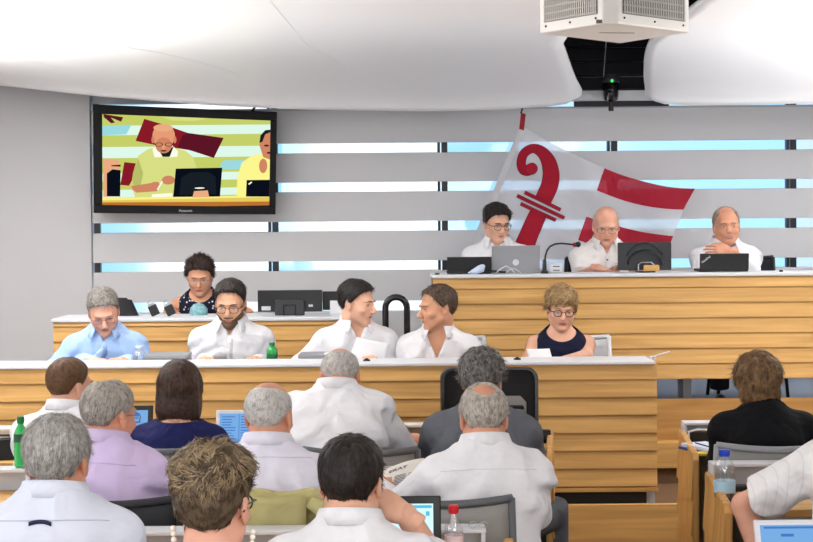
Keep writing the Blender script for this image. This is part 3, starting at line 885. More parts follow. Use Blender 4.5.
# ------------------------------------------------------------------ counters of lapped boards
def lapped(x0, x1, y, ztop, n, h=BOARD, first=None, name='front_panel', m=OAK, parent=None, th=.03, lap=.009):
    """horizontal boards, each leaning out at its lower edge over the next one"""
    q = MB(); z = ztop; 
    for i in range(n):
        hh = first if (i == 0 and first) else h
        zb = z - hh
        q.prism([(x0, y + lap*.7, z), (x0, y + lap*.5, z - .004), (x0, y - lap*.5, zb + .006), (x0, y - lap*.3, zb + .0035), (x0, y + lap*1.1, zb + .0035), (x0, y + lap*1.1, zb), (x0, y + th, zb), (x0, y + th, z)], (x1 - x0, 0, 0))
        z = zb
    return q.build(name, m, parent), z
def world_parent(root, objs):
    for o in objs:
        o.parent = root; o.matrix_parent_inverse = root.matrix_world.inverted()
# low counter of the officials
YF = 7.75
xL, xRc = -2.75, P(657, 400, YF).x
t = thing('low_counter', 'long low counter of lapped oak boards with a white top facing the audience', 'counter', (0, 0, 0))
zlow = P(400, 366.2, YF).z; LOWTOP = zlow + .016
o, zb = lapped(xL, xRc, YF, zlow, 7, first=.078, m=OAK_LOW, parent=t)
q = MB(); q.box((xL, YF - .012, zlow), (xRc - .01, YF + .30, LOWTOP)); q.build('countertop', WHITE, t, bevel=.004)
q = MB(); q.box((xL, YF + .30, LOWTOP - .06), (xRc - .02, YF + .44, LOWTOP - .035)); q.build('worktop', LGREY, t, bevel=.004)
q = MB(); q.box((xL, YF + .04, zb), (xRc - .03, YF + .06, zlow)); q.build('back_panel', LGREY, t)
q = MB(); q.box((xL, YF - .004, zb - .024), (xRc + .004, YF + .03, zb - .002)); q.build('bottom_rail', OAK_DARK, t, bevel=.003)
q = MB(); q.box((P(641, 495, YF).x, YF + .04, .30), (xRc - .005, YF + .10, zb)); q.build('leg', LGREY, t)
q = MB(); q.box((xL, YF + .04, .30), (xL + .06, YF + .6, zb)); q.build('leg', LGREY, t)
LOWZ = LOWTOP - .035
# platform under the officials, its low oak step face towards the aisle
PLZ = .30
zp = P(600, 503.5, YF - .02).z
sbox('trim_3', (xL, YF - .05, FLOORZ), (P(690, 500, YF).x + .35, YF - .02, zp), OAK, .004)
sbox('floor', (xL, YF - .02, FLOORZ), (4.4, 11.45, PLZ), CARPET)
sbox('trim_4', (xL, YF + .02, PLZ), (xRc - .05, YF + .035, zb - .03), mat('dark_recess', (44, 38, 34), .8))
# desk behind on the left
YD = 9.2
t = thing('side_desk', 'short oak-boarded desk with white top behind the officials on the left', 'desk', (0, 0, 0))
zs_ = P(180, 320.5, YD).z; xa, xb = P(53, 330, YD).x, P(352, 330, YD).x
o, zb2 = lapped(xa, xb, YD, zs_ - .006, 9, first=.03, m=OAK_SIDE, parent=t)
q = MB(); q.box((xa - .01, YD - .012, zs_ - .006), (xb + .005, YD + .46, zs_ + .014)); q.build('desktop', WHITE, t, bevel=.004)
for xx in (xa + .02, xb - .06):
    q = MB(); q.box((xx, YD + .05, PLZ), (xx + .04, YD + .44, zs_ - .006)); q.build('leg', LGREY, t)
SIDEZ = zs_ + .014
# tribune
YT = 9.1
t = thing('tribune_counter', 'tall tribune counter of lapped oak boards with a white top, right of centre', 'counter', (0, 0, 0))
zt_ = P(620, 277, YT).z; xa, xb = P(433.5, 300, YT).x, 4.3
TRIZ = zt_ + .020; TRIW = zt_ - .02; TPZ = .68
o, zb3 = lapped(xa, xb, YT, zt_, 7, first=.066, m=OAK_HIGH, parent=t)
q = MB(); q.box((xa - .012, YT - .014, zt_), (xb, YT + .34, zt_ + .020)); q.build('countertop', WHITE, t, bevel=.004)
q = MB(); q.box((xa, YT + .34, zt_ - .05), (xb, YT + .75, zt_ - .02)); q.build('worktop', LGREY, t)
q = MB(); q.box((xa, YT + .035, zb3), (xa + .03, YT + .74, zt_)); q.build('side_panel', OAK_DARK, t)
for xx in (xa + .25, xa + 1.5, xb - .1):
    q = MB(); q.box((xx, YT + .3, TPZ), (xx + .05, YT + .5, zt_)); q.build('leg', LGREY, t)

zq0 = P(730, 398.5, YT + .05).z; zq1 = P(670, 440, YT + .03).z; zq2 = P(670, 468, YT - .05).z
sbox('trim_5', (xa, YT + .05, zq1), (xb, YT + .08, zq0), OAK_DARK, .003)
sbox('trim_6', (xa, YT - .06, zq2), (xb, YT + .08, zq1), OAK, .003)
sbox('trim_7', (xa, YT - .02, PLZ), (xb, YT + .08, zq2), CARPET)
sbox('floor', (xa, YT + .08, PLZ), (xb, 11.44, TPZ), mat('blue_grey_carpet', (150, 160, 176), .9))

# ------------------------------------------------------------------ audience desks
LEDZ, DESKZ = .915, .830
def desk_row(name, label, x0, x1, yl, end=None, lx=None, group='desk rows of the audience'):
    t = thing(name, label, 'desk', (0, 0, 0), 0, group)
    q = MB(); q.box((x0, yl - .50, DESKZ - .028), (x1, yl + .02, DESKZ)); q.build('worktop', OAK, t, bevel=.004)
    lx = x0 if lx is None else lx
    q = MB(); q.box((lx, yl - .035, LEDZ - .012), (x1, yl + .06, LEDZ)); q.build('ledge', WHITE, t, bevel=.003)
    q = MB(); q.box((lx, yl + .04, DESKZ - .05), (x1, yl + .06, LEDZ - .012)); q.build('ledge_back', LGREY, t)
    n = max(2, int(round((x1 - x0) / .62)) + 1)
    for i in range(n):
        xx = lx + (x1 - lx - .014) * i / (n - 1)
        q = MB(); q.box((xx, yl - .033, DESKZ), (xx + .012, yl + .04, LEDZ - .012)); q.build('divider', WHITE, t)
    q = MB(); q.box((x0, yl - .03, FLOORZ + .15), (x1, yl + .0, DESKZ - .028)); q.build('modesty_panel', GREYP, t)
    q = MB(); q.box((x0 + .01, yl - .485, DESKZ - .12), (x1 - .01, yl - .465, DESKZ - .028)); q.build('apron', LGREY, t)
    for xx in (x0 + .02, x1 - .06):
        q = MB(); q.box((xx, yl - .44, FLOORZ), (xx + .04, yl - .06, DESKZ - .10)); q.build('leg', GREYP, t)
    if end:
        (xf, yf), (xn, yn) = end
        d = Vector((xf - xn, yf - yn, 0)).normalized(); nrm = Vector((d.y, -d.x, 0))     # points to +x
        if (xf + xn) / 2 < (x0 + x1) / 2: nrm = -nrm
        f = Vector((xf, yf, 0)); n_ = Vector((xn, yn, 0)); w = nrm * .028
        q = MB(); q.prism([n_ + Vector((0, 0, FLOORZ)), f + Vector((0, 0, FLOORZ)), f + Vector((0, 0, DESKZ + .044)), f - d*.06 + Vector((0, 0, DESKZ + .044)), n_ + d*.03 + Vector((0, 0, DESKZ + .018)), n_ + Vector((0, 0, DESKZ - .01))], w)
        q.build('end_panel', OAK_END, t, bevel=.006)
        # lapped boards on the aisle face
        q = MB(); z = DESKZ - .02
        for i in range(5):
            zb = z - .155
            p0, p1 = n_ + w - d*.004, f + w + d*.004
            zz0 = min(z, DESKZ - .005) 
            q.prism([p0 + Vector((0, 0, zz0)), p0 + nrm*.009 + Vector((0, 0, zb + .006)), p0 + nrm*.008 + Vector((0, 0, zb)), p0 + Vector((0, 0, zb))], p1 - p0)
            z = zb
        q.build('end_boards', OAK_END, t, bevel=.004)
    return t
xA1 = P(553, 430, 7.04).x; xA0 = P(544.5, 457, 6.55).x
desk_row('desk_row', 'front row of audience desks left of the aisle, holding the open black case', -2.9, xA0 - .0, 7.04, ((xA1 - .02, 7.10), (xA0, 6.50)))
xB1 = P(529, 500, 5.75).x; xB0 = P(517, 542, 5.3).x
desk_row('desk_row', 'second row of audience desks left of the aisle, with the newspaper on it', -2.6, xB0, 5.83, ((xB1, 5.88), (xB0, 5.30)))
xC1 = P(505, 532, 4.62).x; xC0 = P(494, 560, 4.17).x
desk_row('desk_row', 'third row of audience desks left of the aisle, with the red-capped bottle on it', -2.2, xC0, 4.62, ((xC1, 4.67), (xC0, 4.10)))
xA1 = P(687, 430, 7.04).x; xA0 = P(698, 459, 6.55).x
desk_row('desk_row', 'front audience desk right of the aisle with a blue notebook on it', xA1 + .03, 3.4, 7.04, lx=P(683, 430, 7.04).x, end=((xA1, 7.10), (xA0, 6.52)))
xB1 = P(715, 475, 5.83).x; xB0 = P(731, 512, 5.36).x
desk_row('desk_row', 'second audience desk right of the aisle with the blue-capped bottle on it', xB1 + .03, 3.0, 5.83, lx=P(711, 470, 5.83).x, end=((xB1, 5.88), (xB0, 5.33)))
desk_row('desk_row', 'nearest audience desk right of the aisle, under the laptop with a blue screen', .97, 2.7, 4.62, ((1.10, 4.67), (.97, 4.10)), lx=1.12)
DESKZ += .0012; LOWZ += .0012; SIDEZ += .0012; TRIZ += .0012; LOWTOP += .0012; LEDZ += .0012
# ------------------------------------------------------------------ television on the wall
def px_mesh(q, pts, Y, dy=0):
    q.poly([P(x, y, Y) + Vector((0, dy, 0)) for x, y in pts])
YTV = 11.28
tv = thing('television', 'large wall-hung television showing a live picture of the bald speaker', 'television', P(185, 160, YTV + .1))
loc = tv.location
def onTV(b, name, m, parent=tv, **k):
    o = b.build(name, m, parent, **k)
    for v in o.data.vertices: v.co = v.co - loc
    return o
c = [P(93.5, 104.5, YTV), P(277, 112.2, YTV), P(275.5, 214.5, YTV), P(94, 213, YTV)]
# the set hangs slightly turned; corners of bezel and picture in its own plane
def tvp(u, v, d=0):
    a = c[0].lerp(c[1], u); b = c[3].lerp(c[2], u); p = a.lerp(b, v); return p + Vector((0, -d, 0))
u0, u1, v0, v1 = .048, .966, .085, .925
b = MB()
def tvbox(b, ua, ub, va, vb, d0, d1):
    p = [tvp(ua, va, d0), tvp(ub, va, d0), tvp(ub, vb, d0), tvp(ua, vb, d0)]; b.prism(p, (0, -(d1 - d0), 0))
tvbox(b, .01, .99, .02, .98, -.09, 0); onTV(b, 'housing', mat('tv_bezel', (14, 14, 16), .55, spec=.25))
b = MB()
tvbox(b, 0, 1, 0, v0, 0, .02); tvbox(b, 0, 1, v1, 1, 0, .02); tvbox(b, 0, u0, v0, v1, 0, .02); tvbox(b, u1, 1, v0, v1, 0, .02)
onTV(b, 'bezel', mat('tv_bezel', (14, 14, 16), .55, spec=.25), bevel=.004)
# picture: flat areas of light on the screen, stacked a hair apart
SCRN = [emit('tv_%d' % i, c_, s) for i, (c_, s) in enumerate([((190, 200, 100), .95), ((214, 240, 226), .95), ((142, 28, 42), .8), ((96, 22, 40), .8), ((208, 214, 126), .95), ((222, 150, 114), .95), ((30, 38, 46), .6), ((14, 20, 34), .6), ((240, 234, 136), .98), ((196, 120, 52), .8), ((226, 200, 92), .9), ((238, 238, 220), 1.0), ((206, 132, 98), .9), ((226, 166, 124), .95), ((60, 40, 34), .7), ((150, 210, 216), .95), ((246, 232, 130), .95), ((186, 192, 104), .85)])]
b = MB(); lay = [0]
# picture pixel coordinates follow the zoomed crop of the screen: 88..742 across, 70..436 down
def sp(x, y): return tvp(u0 + (u1 - u0) * (x - 86) / 656.0, v0 + (v1 - v0) * (y - 66 - (x - 86) / 656.0 * 22) / (372.0 - 14), .004 + lay[0] * .00025)
def shp(i, pts): lay[0] += 1; b.mi = i; b.poly([sp(max(86, min(742, x)), y) for x, y in pts][::-1])
def oval(i, cx_, cy_, rx, ry, n=28, a0=0, a1=2*PI): shp(i, [(cx_ + rx*math.cos(a0 + (a1-a0)*k/n), cy_ + ry*math.sin(a0 + (a1-a0)*k/n)) for k in range(n + (1 if a1-a0 < 6 else 0))])
shp(0, [(86, 66), (742, 88), (742, 436), (86, 424)])
for i, ya, yb, dl in ((1, 112, 150, 0), (1, 196, 240, 4), (1, 300, 332, 6), (1, 366, 396, 4)): shp(i, [(86, ya), (742, ya - 8 + dl), (742, yb - 8 + dl), (86, yb)])
shp(15, [(86, 112), (200, 108), (180, 146), (86, 150)]); shp(15, [(560, 252), (742, 250), (742, 288), (540, 288)])
shp(4, [(300, 70), (520, 78), (440, 92), (360, 90)])
shp(3, [(90, 66), (168, 78), (160, 96), (120, 80), (136, 100), (120, 102), (92, 78)])
shp(2, [(250, 84), (330, 108), (420, 140), (560, 160), (522, 242), (430, 210), (300, 190), (216, 172)])
shp(3, [(420, 140), (560, 160), (522, 242), (440, 214), (380, 196), (400, 150)])
shp(2, [(172, 256), (240, 264), (190, 350), (156, 346)])
shp(4, [(200, 350), (206, 300), (226, 232), (262, 206), (300, 196), (356, 196), (410, 212), (440, 236), (458, 290), (452, 400), (214, 396)])
shp(17, [(206, 300), (226, 240), (246, 300), (236, 350), (204, 346)]); shp(11, [(282, 204), (300, 192), (330, 236), (290, 238)]); shp(11, [(360, 190), (382, 214), (380, 236), (346, 238)])
shp(6, [(300, 196), (322, 236), (350, 236), (366, 192), (340, 214)])
oval(5, 326, 152, 44, 48); oval(13, 324, 120, 38, 15); oval(12, 326, 190, 32, 32); oval(12, 284, 168, 6, 14); oval(12, 370, 168, 6, 14); oval(14, 308, 187, 15, 8); oval(14, 346, 187, 15, 8); oval(12, 308, 187, 12, 6); oval(12, 346, 187, 12, 6); oval(14, 326, 212, 12, 3); oval(5, 326, 198, 7, 10)
shp(12, [(200, 350), (240, 346), (280, 340), (306, 336), (314, 352), (300, 374), (220, 378), (204, 366)]); oval(12, 292, 354, 22, 18); oval(12, 345, 330, 26, 18); shp(11, [(300, 366), (318, 334), (324, 334), (306, 370)])
shp(13, [(90, 240), (150, 246), (156, 290), (150, 392), (90, 392)]); shp(7, [(104, 300), (126, 284), (158, 288), (156, 392), (104, 390)]); shp(6, [(122, 268), (158, 266), (158, 274), (122, 272)])
shp(10, [(86, 398), (742, 402), (742, 436), (86, 424)]); shp(16, [(86, 396), (742, 398), (742, 406), (86, 406)]); shp(9, [(86, 414), (742, 424), (742, 440), (86, 436)])
shp(11, [(280, 386), (360, 382), (362, 396), (280, 398)])
shp(7, [(374, 284), (556, 282), (548, 400), (364, 398)]); shp(6, [(396, 320), (430, 300), (500, 298), (530, 318), (534, 390), (388, 390)]); shp(13, [(446, 376), (500, 374), (506, 402), (440, 402)]); oval(11, 468, 364, 20, 3)
shp(8, [(612, 396), (616, 320), (632, 262), (676, 230), (712, 226), (742, 250), (742, 404), (640, 404)]); shp(12, [(700, 190), (706, 150), (726, 130), (742, 128), (742, 250), (716, 240)]); shp(6, [(700, 180), (704, 150), (722, 128), (742, 126), (742, 136), (722, 146), (712, 176)]); oval(14, 728, 192, 10, 4); oval(14, 738, 222, 9, 4); oval(12, 716, 276, 16, 30); 
shp(7, [(652, 334), (742, 334), (742, 404), (650, 402)]); shp(11, [(658, 350), (670, 340), (674, 344), (662, 354)])
onTV(b, 'screen', SCRN)
vs, fs = text_mesh('Panasonic', .024, True); b = MB(); o_ = tvp(.507, .972, .0215)
b.add([o_ + Vector((v[0], 0, v[1])) for v in vs], fs); onTV(b, 'brand_lettering', mat('lettering_silver', (200, 202, 205), .4))
b = MB(); tvbox(b, .4, .6, .3, .7, -.19, -.09); onTV(b, 'wall_mount', DGREY)
b = MB(); q0 = tvp(.86, .0, -.05); b.tube([q0, q0 + Vector((.03, .05, .06)), q0 + Vector((.05, .1, .10))], .009, 8); onTV(b, 'hanger_rod', BLACK)

# ------------------------------------------------------------------ flag
YFL = 11.22
def cloth_flag(name, rgb, tr):
    m = bpy.data.materials.new(name); m.use_nodes = True; nt = m.node_tree; b_ = nt.nodes['Principled BSDF']
    b_.inputs['Base Color'].default_value = (*lin(rgb), 1); b_.inputs['Roughness'].default_value = .7; b_.inputs['Specular IOR Level'].default_value = .2
    t = nt.nodes.new('ShaderNodeBsdfTransparent'); t.inputs[0].default_value = (*[min(1, .25 + .75*v) for v in lin(rgb)], 1)
    x = nt.nodes.new('ShaderNodeMixShader'); x.inputs[0].default_value = tr
    nt.links.new(b_.outputs[0], x.inputs[1]); nt.links.new(t.outputs[0], x.inputs[2]); nt.links.new(x.outputs[0], nt.nodes['Material Output'].inputs[0])
    return m
FW = cloth_flag('flag_white', (240, 241, 246), .34); FR = cloth_flag('flag_red', (186, 30, 54), .12); FD = mat('flag_dark_outline', (72, 18, 40), .7)
flag = thing('flag', 'large white and red banner with a red crosier hung against the window strips', 'flag', P(560, 200, YFL))
fl = flag.location
def wav(x, y):
    """depth of the cloth at photo position: soft hanging folds"""
    return .035*math.sin((x*.75 + y*.42)*.055) + .02*math.sin((x - y*.5)*.12 + 1)
def fquad(name, A, B, C, D, m, dy=0, nu=22, nv=22, edges=None, hem=False, parent=flag):
    """cloth patch with corners A B C D (photo pixels) and optionally bent top and bottom edges"""
    def pt(u, v):
        top = np.array(A)*(1-u) + np.array(B)*u; bot = np.array(D)*(1-u) + np.array(C)*u
        if edges:
            k = 4*u*(1-u); top = top + np.array(edges[0])*k; bot = bot + np.array(edges[1])*k
        p = top*(1-v) + bot*v
        return P(p[0], p[1], YFL) - fl + Vector((0, wav(p[0], p[1]) + dy, 0))
    q = MB(); q.grid(pt, nu, nv)
    return q.build(name, m, parent, smooth=True)
fquad('white_field', (523, 126), (604.5, 168), (564.5, 273), (468, 259), FW, edges=((0, 2), (0, 0)), nv=34)
fquad('pole_sleeve', (519, 128), (526, 124), (474, 259), (465, 258), mat('flag_hem', (214, 214, 218), .8), dy=-.012, nu=6)
fquad('red_stripe', (604, 168), (695.5, 188.5), (685, 209.5), (596, 190.5), FR, edges=((0, 5), (0, 5)))
fquad('white_stripe', (596, 190.5), (685, 209.5), (673.5, 236), (586.2, 216.5), FW, edges=((0, 5), (0, 3)))
fquad('red_stripe', (586.2, 216.5), (673.5, 236), (664, 262), (577.4, 240), FR, edges=((0, 3), (0, 2)))
fquad('white_stripe', (577.4, 240), (664, 262), (656, 282), (568.2, 264), FW, edges=((0, 2), (0, 0)))
fquad('red_stripe', (568.2, 264), (620, 276), (616, 282), (565, 274), FR, dy=-.01)
fquad('top_corner', (520.5, 113), (525.5, 114.5), (523.5, 131), (518.5, 129.5), mat('flag_corner_red', (170, 28, 44), .7), dy=-.014, nu=4, nv=6)
b = MB(); b.tube([P(521, 113, YFL) - fl, P(523, 108.5, YFL) - fl + Vector((0, .05, 0)), P(524, 106, YFL) - fl + Vector((0, .26, 0))], .006, 8); b.build('cord', BLACK, flag)
# crosier: outlined ribbon shapes lying on the white field
def fshape(name, pts, m, dy):
    q = MB()
    a = [P(x, y, YFL) - fl + Vector((0, wav(x, y) + dy, 0)) for x, y in pts]
    return q, a
def ribbon(name, mid, wid, m, dy):
    """strip along a list of pixel points with half-widths"""
    q = MB(); vs = []
    for i, (x, y) in enumerate(mid):
        x0, y0 = mid[max(0, i-1)]; x1, y1 = mid[min(len(mid)-1, i+1)]; L_ = math.hypot(x1-x0, y1-y0) or 1
        nx, ny = -(y1-y0)/L_, (x1-x0)/L_
        for s in (-1, 1):
            xx, yy = x + nx*wid[i]*s, y + ny*wid[i]*s
            vs.append(P(xx, yy, YFL) - fl + Vector((0, wav(xx, yy) + dy, 0)))
    q.add(vs, [(2*i, 2*i+1, 2*i+3, 2*i+2) for i in range(len(mid)-1)])
    return q.build(name, m, flag, smooth=True)
def densify(pts, n=10):
    out = []
    P_ = [pts[0]] + pts + [pts[-1]]
    for i in range(1, len(P_)-2):
        for k in range(n):
            t = k/n; p0, p1, p2, p3 = [np.array(P_[i+j], float) for j in (-1, 0, 1, 2)]
            out.append(tuple(.5*((2*p1) + (-p0+p2)*t + (2*p0-5*p1+4*p2-p3)*t*t + (-p0+3*p1-3*p2+p3)*t**3)))
    out.append(tuple(map(float, pts[-1]))); return out
Zf = lambda x, y: (455 + x/3.1, 105 + y/3.097)      # from the zoomed crop of the flag
hook = [(244, 186, 3), (228, 186, 7), (224, 203, 12), (238, 212, 12), (252, 196, 12), (244, 172, 11), (222, 160, 12), (206, 178, 13), (211, 150, 14), (240, 134, 14), (272, 142, 18), (298, 178, 23), (300, 220, 26), (288, 262, 25), (272, 300, 24)]
hook = [(232, 188, 6), (237, 196, 8), (246, 200, 8), (247, 190, 9), (236, 184, 9), (226, 196, 9), (228, 210, 9), (240, 212, 8), (250, 200, 7)]
body_ = [(238, 196, 14), (226, 206, 12), (211, 200, 13), (205, 178, 13), (214, 150, 13), (240, 135, 13), (268, 144, 17), (290, 172, 22), (299, 210, 25), (295, 245, 26), (282, 276, 25), (270, 302, 24)]
def rib3(name, pts, m, dy, grow=0):
    d = densify([(p[0], p[1], p[2]) for p in pts]); ribbon(name, [Zf(p[0], p[1]) for p in d], [(p[2] + grow)/3.1 for p in d], m, dy)
rib3('crosier_outline', body_, FD, -.004, 1.6); rib3('crosier_head', body_, FR, -.007)
q = MB(); cx0, cy0 = Zf(236, 197)
for nm, rr_, m, dy in (('crosier_outline', 6.6, FD, -.0045), ('crosier_knob', 5.9, FR, -.0075)):
    q = MB(); q.poly([P(cx0 + rr_*math.cos(a), cy0 + rr_*math.sin(a)*.95, YFL) - fl + Vector((0, wav(cx0, cy0) + dy, 0)) for a in np.linspace(0, 2*PI, 24, endpoint=False)]); q.build(nm, m, flag)
staff = [(262, 330, 25), (246, 366, 27), (230, 402, 28), (212, 446, 30)]
rib3('crosier_outline', staff, FD, -.004, 1.6); rib3('crosier_staff', staff, FR, -.007)
for (xa_, ya_, xb_, yb_) in ((217, 270, 327, 325), (193, 280, 338, 350), (204, 305, 312, 357)):
    bar = [(xa_ + (xb_-xa_)*k/8, ya_ + (yb_-ya_)*k/8, 4.4) for k in range(9)]
    rib3('crosier_outline', bar, FD, -.009, 1.5); rib3('crosier_bar', bar, FR, -.012)

# ------------------------------------------------------------------ hanging unit and camera under the ceiling
yN, yFv = 6.65, 7.38
pn0, pn1, pl, pr, pf = P(602.5, 22, yN), P(618, 22, yN), P(539.5, 33.3, 6.98), P(689.3, 34.3, 6.98), P(620, 44, yFv)
zb_ = (pn0.z + pl.z + pr.z + pf.z) / 4
base = [Vector((v.x, v.y, zb_)) for v in (pn0, pn1, pr, pf, pl)]
pr_ = base[2]; pl_ = base[4]
hv = thing('ventilation_unit', 'white square unit with dark grilles hanging cornerwise from the ceiling', 'ventilation unit', (sum(v.x for v in base)/5, sum(v.y for v in base)/5, zb_))
hl_ = hv.location
b = MB(); b.prism([v - hl_ for v in base], (0, 0, .34)); b.build('casing', mat('unit_white', (224, 223, 220), .45), hv, bevel=.008)
GR = mat('grille_dark', (96, 94, 92), .6); GS = mat('grille_slat', (176, 174, 170), .5)
for a_, c_ in ((pl_, base[0]), (base[1], pr_)):
    d = (c_ - a_); Lw = d.length; d.normalize(); nrm = Vector((d.y, -d.x, 0))
    o_ = a_ - hl_ + nrm*.001
    m0, m1 = (.035, .03) if a_ is pl_ else (.03, .035)
    b = MB(); b.prism([o_ + d*m0 + Vector((0, 0, .045)), o_ + d*(Lw - m1) + Vector((0, 0, .045)), o_ + d*(Lw - m1) + Vector((0, 0, .32)), o_ + d*m0 + Vector((0, 0, .32))], nrm*.003)
    g_ = b.build('grille', GR, hv)
    b = MB(); n = 26
    for i in range(n):
        s = m0 + (Lw - m0 - m1) * (i + .5)/n
        b.prism([o_ + d*(s-.0035) + Vector((0, 0, .046)) + nrm*.003, o_ + d*(s+.0035) + Vector((0, 0, .046)) + nrm*.003, o_ + d*(s+.0035) + Vector((0, 0, .32)) + nrm*.003, o_ + d*(s-.0035) + Vector((0, 0, .32)) + nrm*.003], nrm*.004)
    for i in range(9):
        z = .05 + .03*i
        b.prism([o_ + d*m0 + Vector((0, 0, z)) + nrm*.003, o_ + d*(Lw-m1) + Vector((0, 0, z)) + nrm*.003, o_ + d*(Lw-m1) + Vector((0, 0, z+.006)) + nrm*.003, o_ + d*m0 + Vector((0, 0, z+.006)) + nrm*.003], nrm*.0025)
    b.build('slats', GS, g_)
    for s in (m0 + .01, Lw*.5, Lw - m1 - .01):
        b = MB(); b.sphere(o_ + d*s + Vector((0, 0, .028)) + nrm*.001, .005, 8, 5); b.build('screw', BLACK, hv)
b = MB(); b.box((-.06, .02, -.003), (.10, .035, -.0005), Matrix.Rotation(.15, 4, 'Z')); b.build('maker_plate', GS, hv)
b = MB(); b.box((-.11, -.275, .004), (-.085, -.26, .018)); b.build('label_plate', GR, hv)
b = MB(); b.tube([(0, .1, .33), (0, .1, .33 + 3.62 - zb_ - .33)], .02, 8); b.build('hanger', WHITE, hv)
YC = 11.15
pc = P(611, 110, YC); dc = thing('ceiling_camera', 'small black dome camera on a stem below the dark ceiling gap', 'camera', pc)
zc = lambda y: P(611, y, YC).z - pc.z
k_ = YC / FPX
b = MB(); b.lathe([(2.6*k_, zc(111)), (2.6*k_, zc(100))], 14); b.build('stem', BLACK, dc, smooth=True, angle=40)
b = MB(); b.lathe([(3*k_, zc(102)), (6.6*k_, zc(100)), (7.6*k_, zc(94)), (8*k_, zc(83)), (7.2*k_, zc(80))], 20); b.build('camera_body', BLACKG, dc, smooth=True, angle=40)
b = MB(); b.lathe([(8.8*k_, zc(83)), (9.2*k_, zc(80.5)), (8.6*k_, zc(78)), (7*k_, zc(77)), (6.5*k_, zc(74.5))], 20); b.build('mounting_ring', DGREY, dc, smooth=True, angle=40)
b = MB(); b.sphere((-.0, -8.2*k_, zc(81.5)), .012, 8, 5); b.build('status_light', emit('led_green', (60, 255, 110), 1.2), dc)
b = MB(); b.sphere((-.012, -6.0*k_, zc(90)), .028, 12, 8); b.build('camera_lens', BLACKG, dc, smooth=True)
b = MB(); b.tube([(-7.5*k_, 0, zc(79)), (-7.8*k_, -.2, zc(40))], .0035, 6); b.build('cable', LGREY, dc)

# ------------------------------------------------------------------ devices on the tribune
def laptop_back(name, label, x0, x1, ytop, Y, zdesk, m, tilt=14, logo=None, group=None):
    """open laptop seen from behind its lid"""
    a, b_ = P(x0, ytop, Y), P(x1, ytop, Y); w = b_.x - a.x; h = a.z - zdesk; xm = (a.x + b_.x)/2
    t = thing(name, label, 'laptop', (xm, Y, zdesk), 0, group)
    q = MB(); q.box((-w/2, 0, 0), (w/2, w*.66, .016)); q.build('base', m, t, bevel=.004)
    M = Matrix.Rotation(R(tilt), 4, 'X')
    hh = h / math.cos(R(tilt))
    q = MB(); q.box((-w/2, -.006, .012), (w/2, .004, hh), M); q.build('lid', m, t, bevel=.003)
    q = MB(); q.box((-w/2 + .012, .0042, .03), (w/2 - .012, .0050, hh - .012), M); q.build('screen', emit('screen_grey_blue', (150, 170, 190), .5), t)
    if logo == 'disc':
        q = MB(); q.lathe([(0.0, -.0075), (.019, -.0075), (.019, -.006)], 18, M=M @ Matrix.Translation((0, 0, hh*.40)) @ Matrix.Rotation(R(-90), 4, 'X')); q.build('lid_badge', mat('badge_silver', (222, 224, 226), .3), t)
    if logo == 'tag':
        vs, fs = text_mesh('ThinkPad', .017, True); MM = M @ Matrix.Translation((-w/2 + .035, -.0068, hh - .035)) @ Matrix.Rotation(R(38), 4, 'Y').inverted()
        q = MB(); q.add([MM @ Vector((v[0], 0, v[1])) for v in vs], fs); q.build('lid_lettering', mat('lettering_silver', (200, 202, 205), .4), t)
    return t
laptop_back('laptop', 'black laptop lid at the left end of the tall tribune', 447, 491.5, 257, YT + .15, TRIZ, BLACK, 8)
SILV = mat('silver_lid', (158, 160, 164), .4, metal=.35)
laptop_back('laptop', 'silver laptop with a round badge in front of the young man with glasses', 491.5, 539.5, 245.8, YT + .20, TRIZ, SILV, 10, 'disc')
laptop_back('laptop', 'black laptop in front of the smiling man on the tribune', 699.5, 748.5, 253.6, YT + .16, TRIZ, BLACK, 6, 'tag')
# monitor with rounded back
Ym = YT + .2
a_, b2_ = P(618, 242.5, Ym), P(671.5, 242.5, Ym); w = b2_.x - a_.x; xm = (a_.x + b2_.x)/2; h = a_.z - TRIZ
t = thing('monitor', 'black monitor seen from behind in front of the bald speaker', 'monitor', (xm, Ym, TRIZ))
MON = mat('monitor_black', (30, 33, 38), .38)
q = MB(); q.box((-w/2, 0, .012), (w/2, .03, h)); q.build('screen_frame', MON, t, bevel=.006)
q = MB(); q.box((-w/2 + .015, .0302, .03), (w/2 - .015, .0306, h - .014)); q.build('screen', emit('screen_grey_blue', (150, 170, 190), .5), t)
q = MB(); q.grid(lambda u, v: (math.cos(PI*v)*w*.34*(1 - .12*u), -.035*math.sin(PI*u/2)**.6 + .002, .02 + (h - .05)*(.2 + .72*math.sin(PI*v)*(1 - .15*u))), 8, 26)
q.tube([(-w*.33 + w*.66*i/20, -.008, .04 + (h*.80)*math.sin(PI*(.08 + .84*i/20))**.55*.96) for i in range(21)], .005, 6); q.build('rear_shell', MON, t, smooth=True)
q = MB(); q.tube([(-.045, -.05, .0), (-.045, -.05, .045), (-.03, -.05, .058), (.03, -.05, .058), (.045, -.05, .045), (.045, -.05, 0)], .004, 6); q.build('stand_handle', METAL, t)
q = MB(); q.box((-.05, -.09, 0), (.05, .06, .008)); q.build('stand_foot', MON, t, bevel=.003)
tb_ = MB(); tb_.prism([(-.048, -.02, 0), (.048, -.02, 0), (.044, -.02, .035), (-.044, -.02, .035)], (0, .02, 0))
bx_ = tb_.build('wooden_block', OAK, None, bevel=.004, loc=(P(649.5, 270, Ym).x, Ym - .06, TRIZ + .0081)); tag(bx_, 'small tan block at the foot of the black monitor on the tribune', 'block')
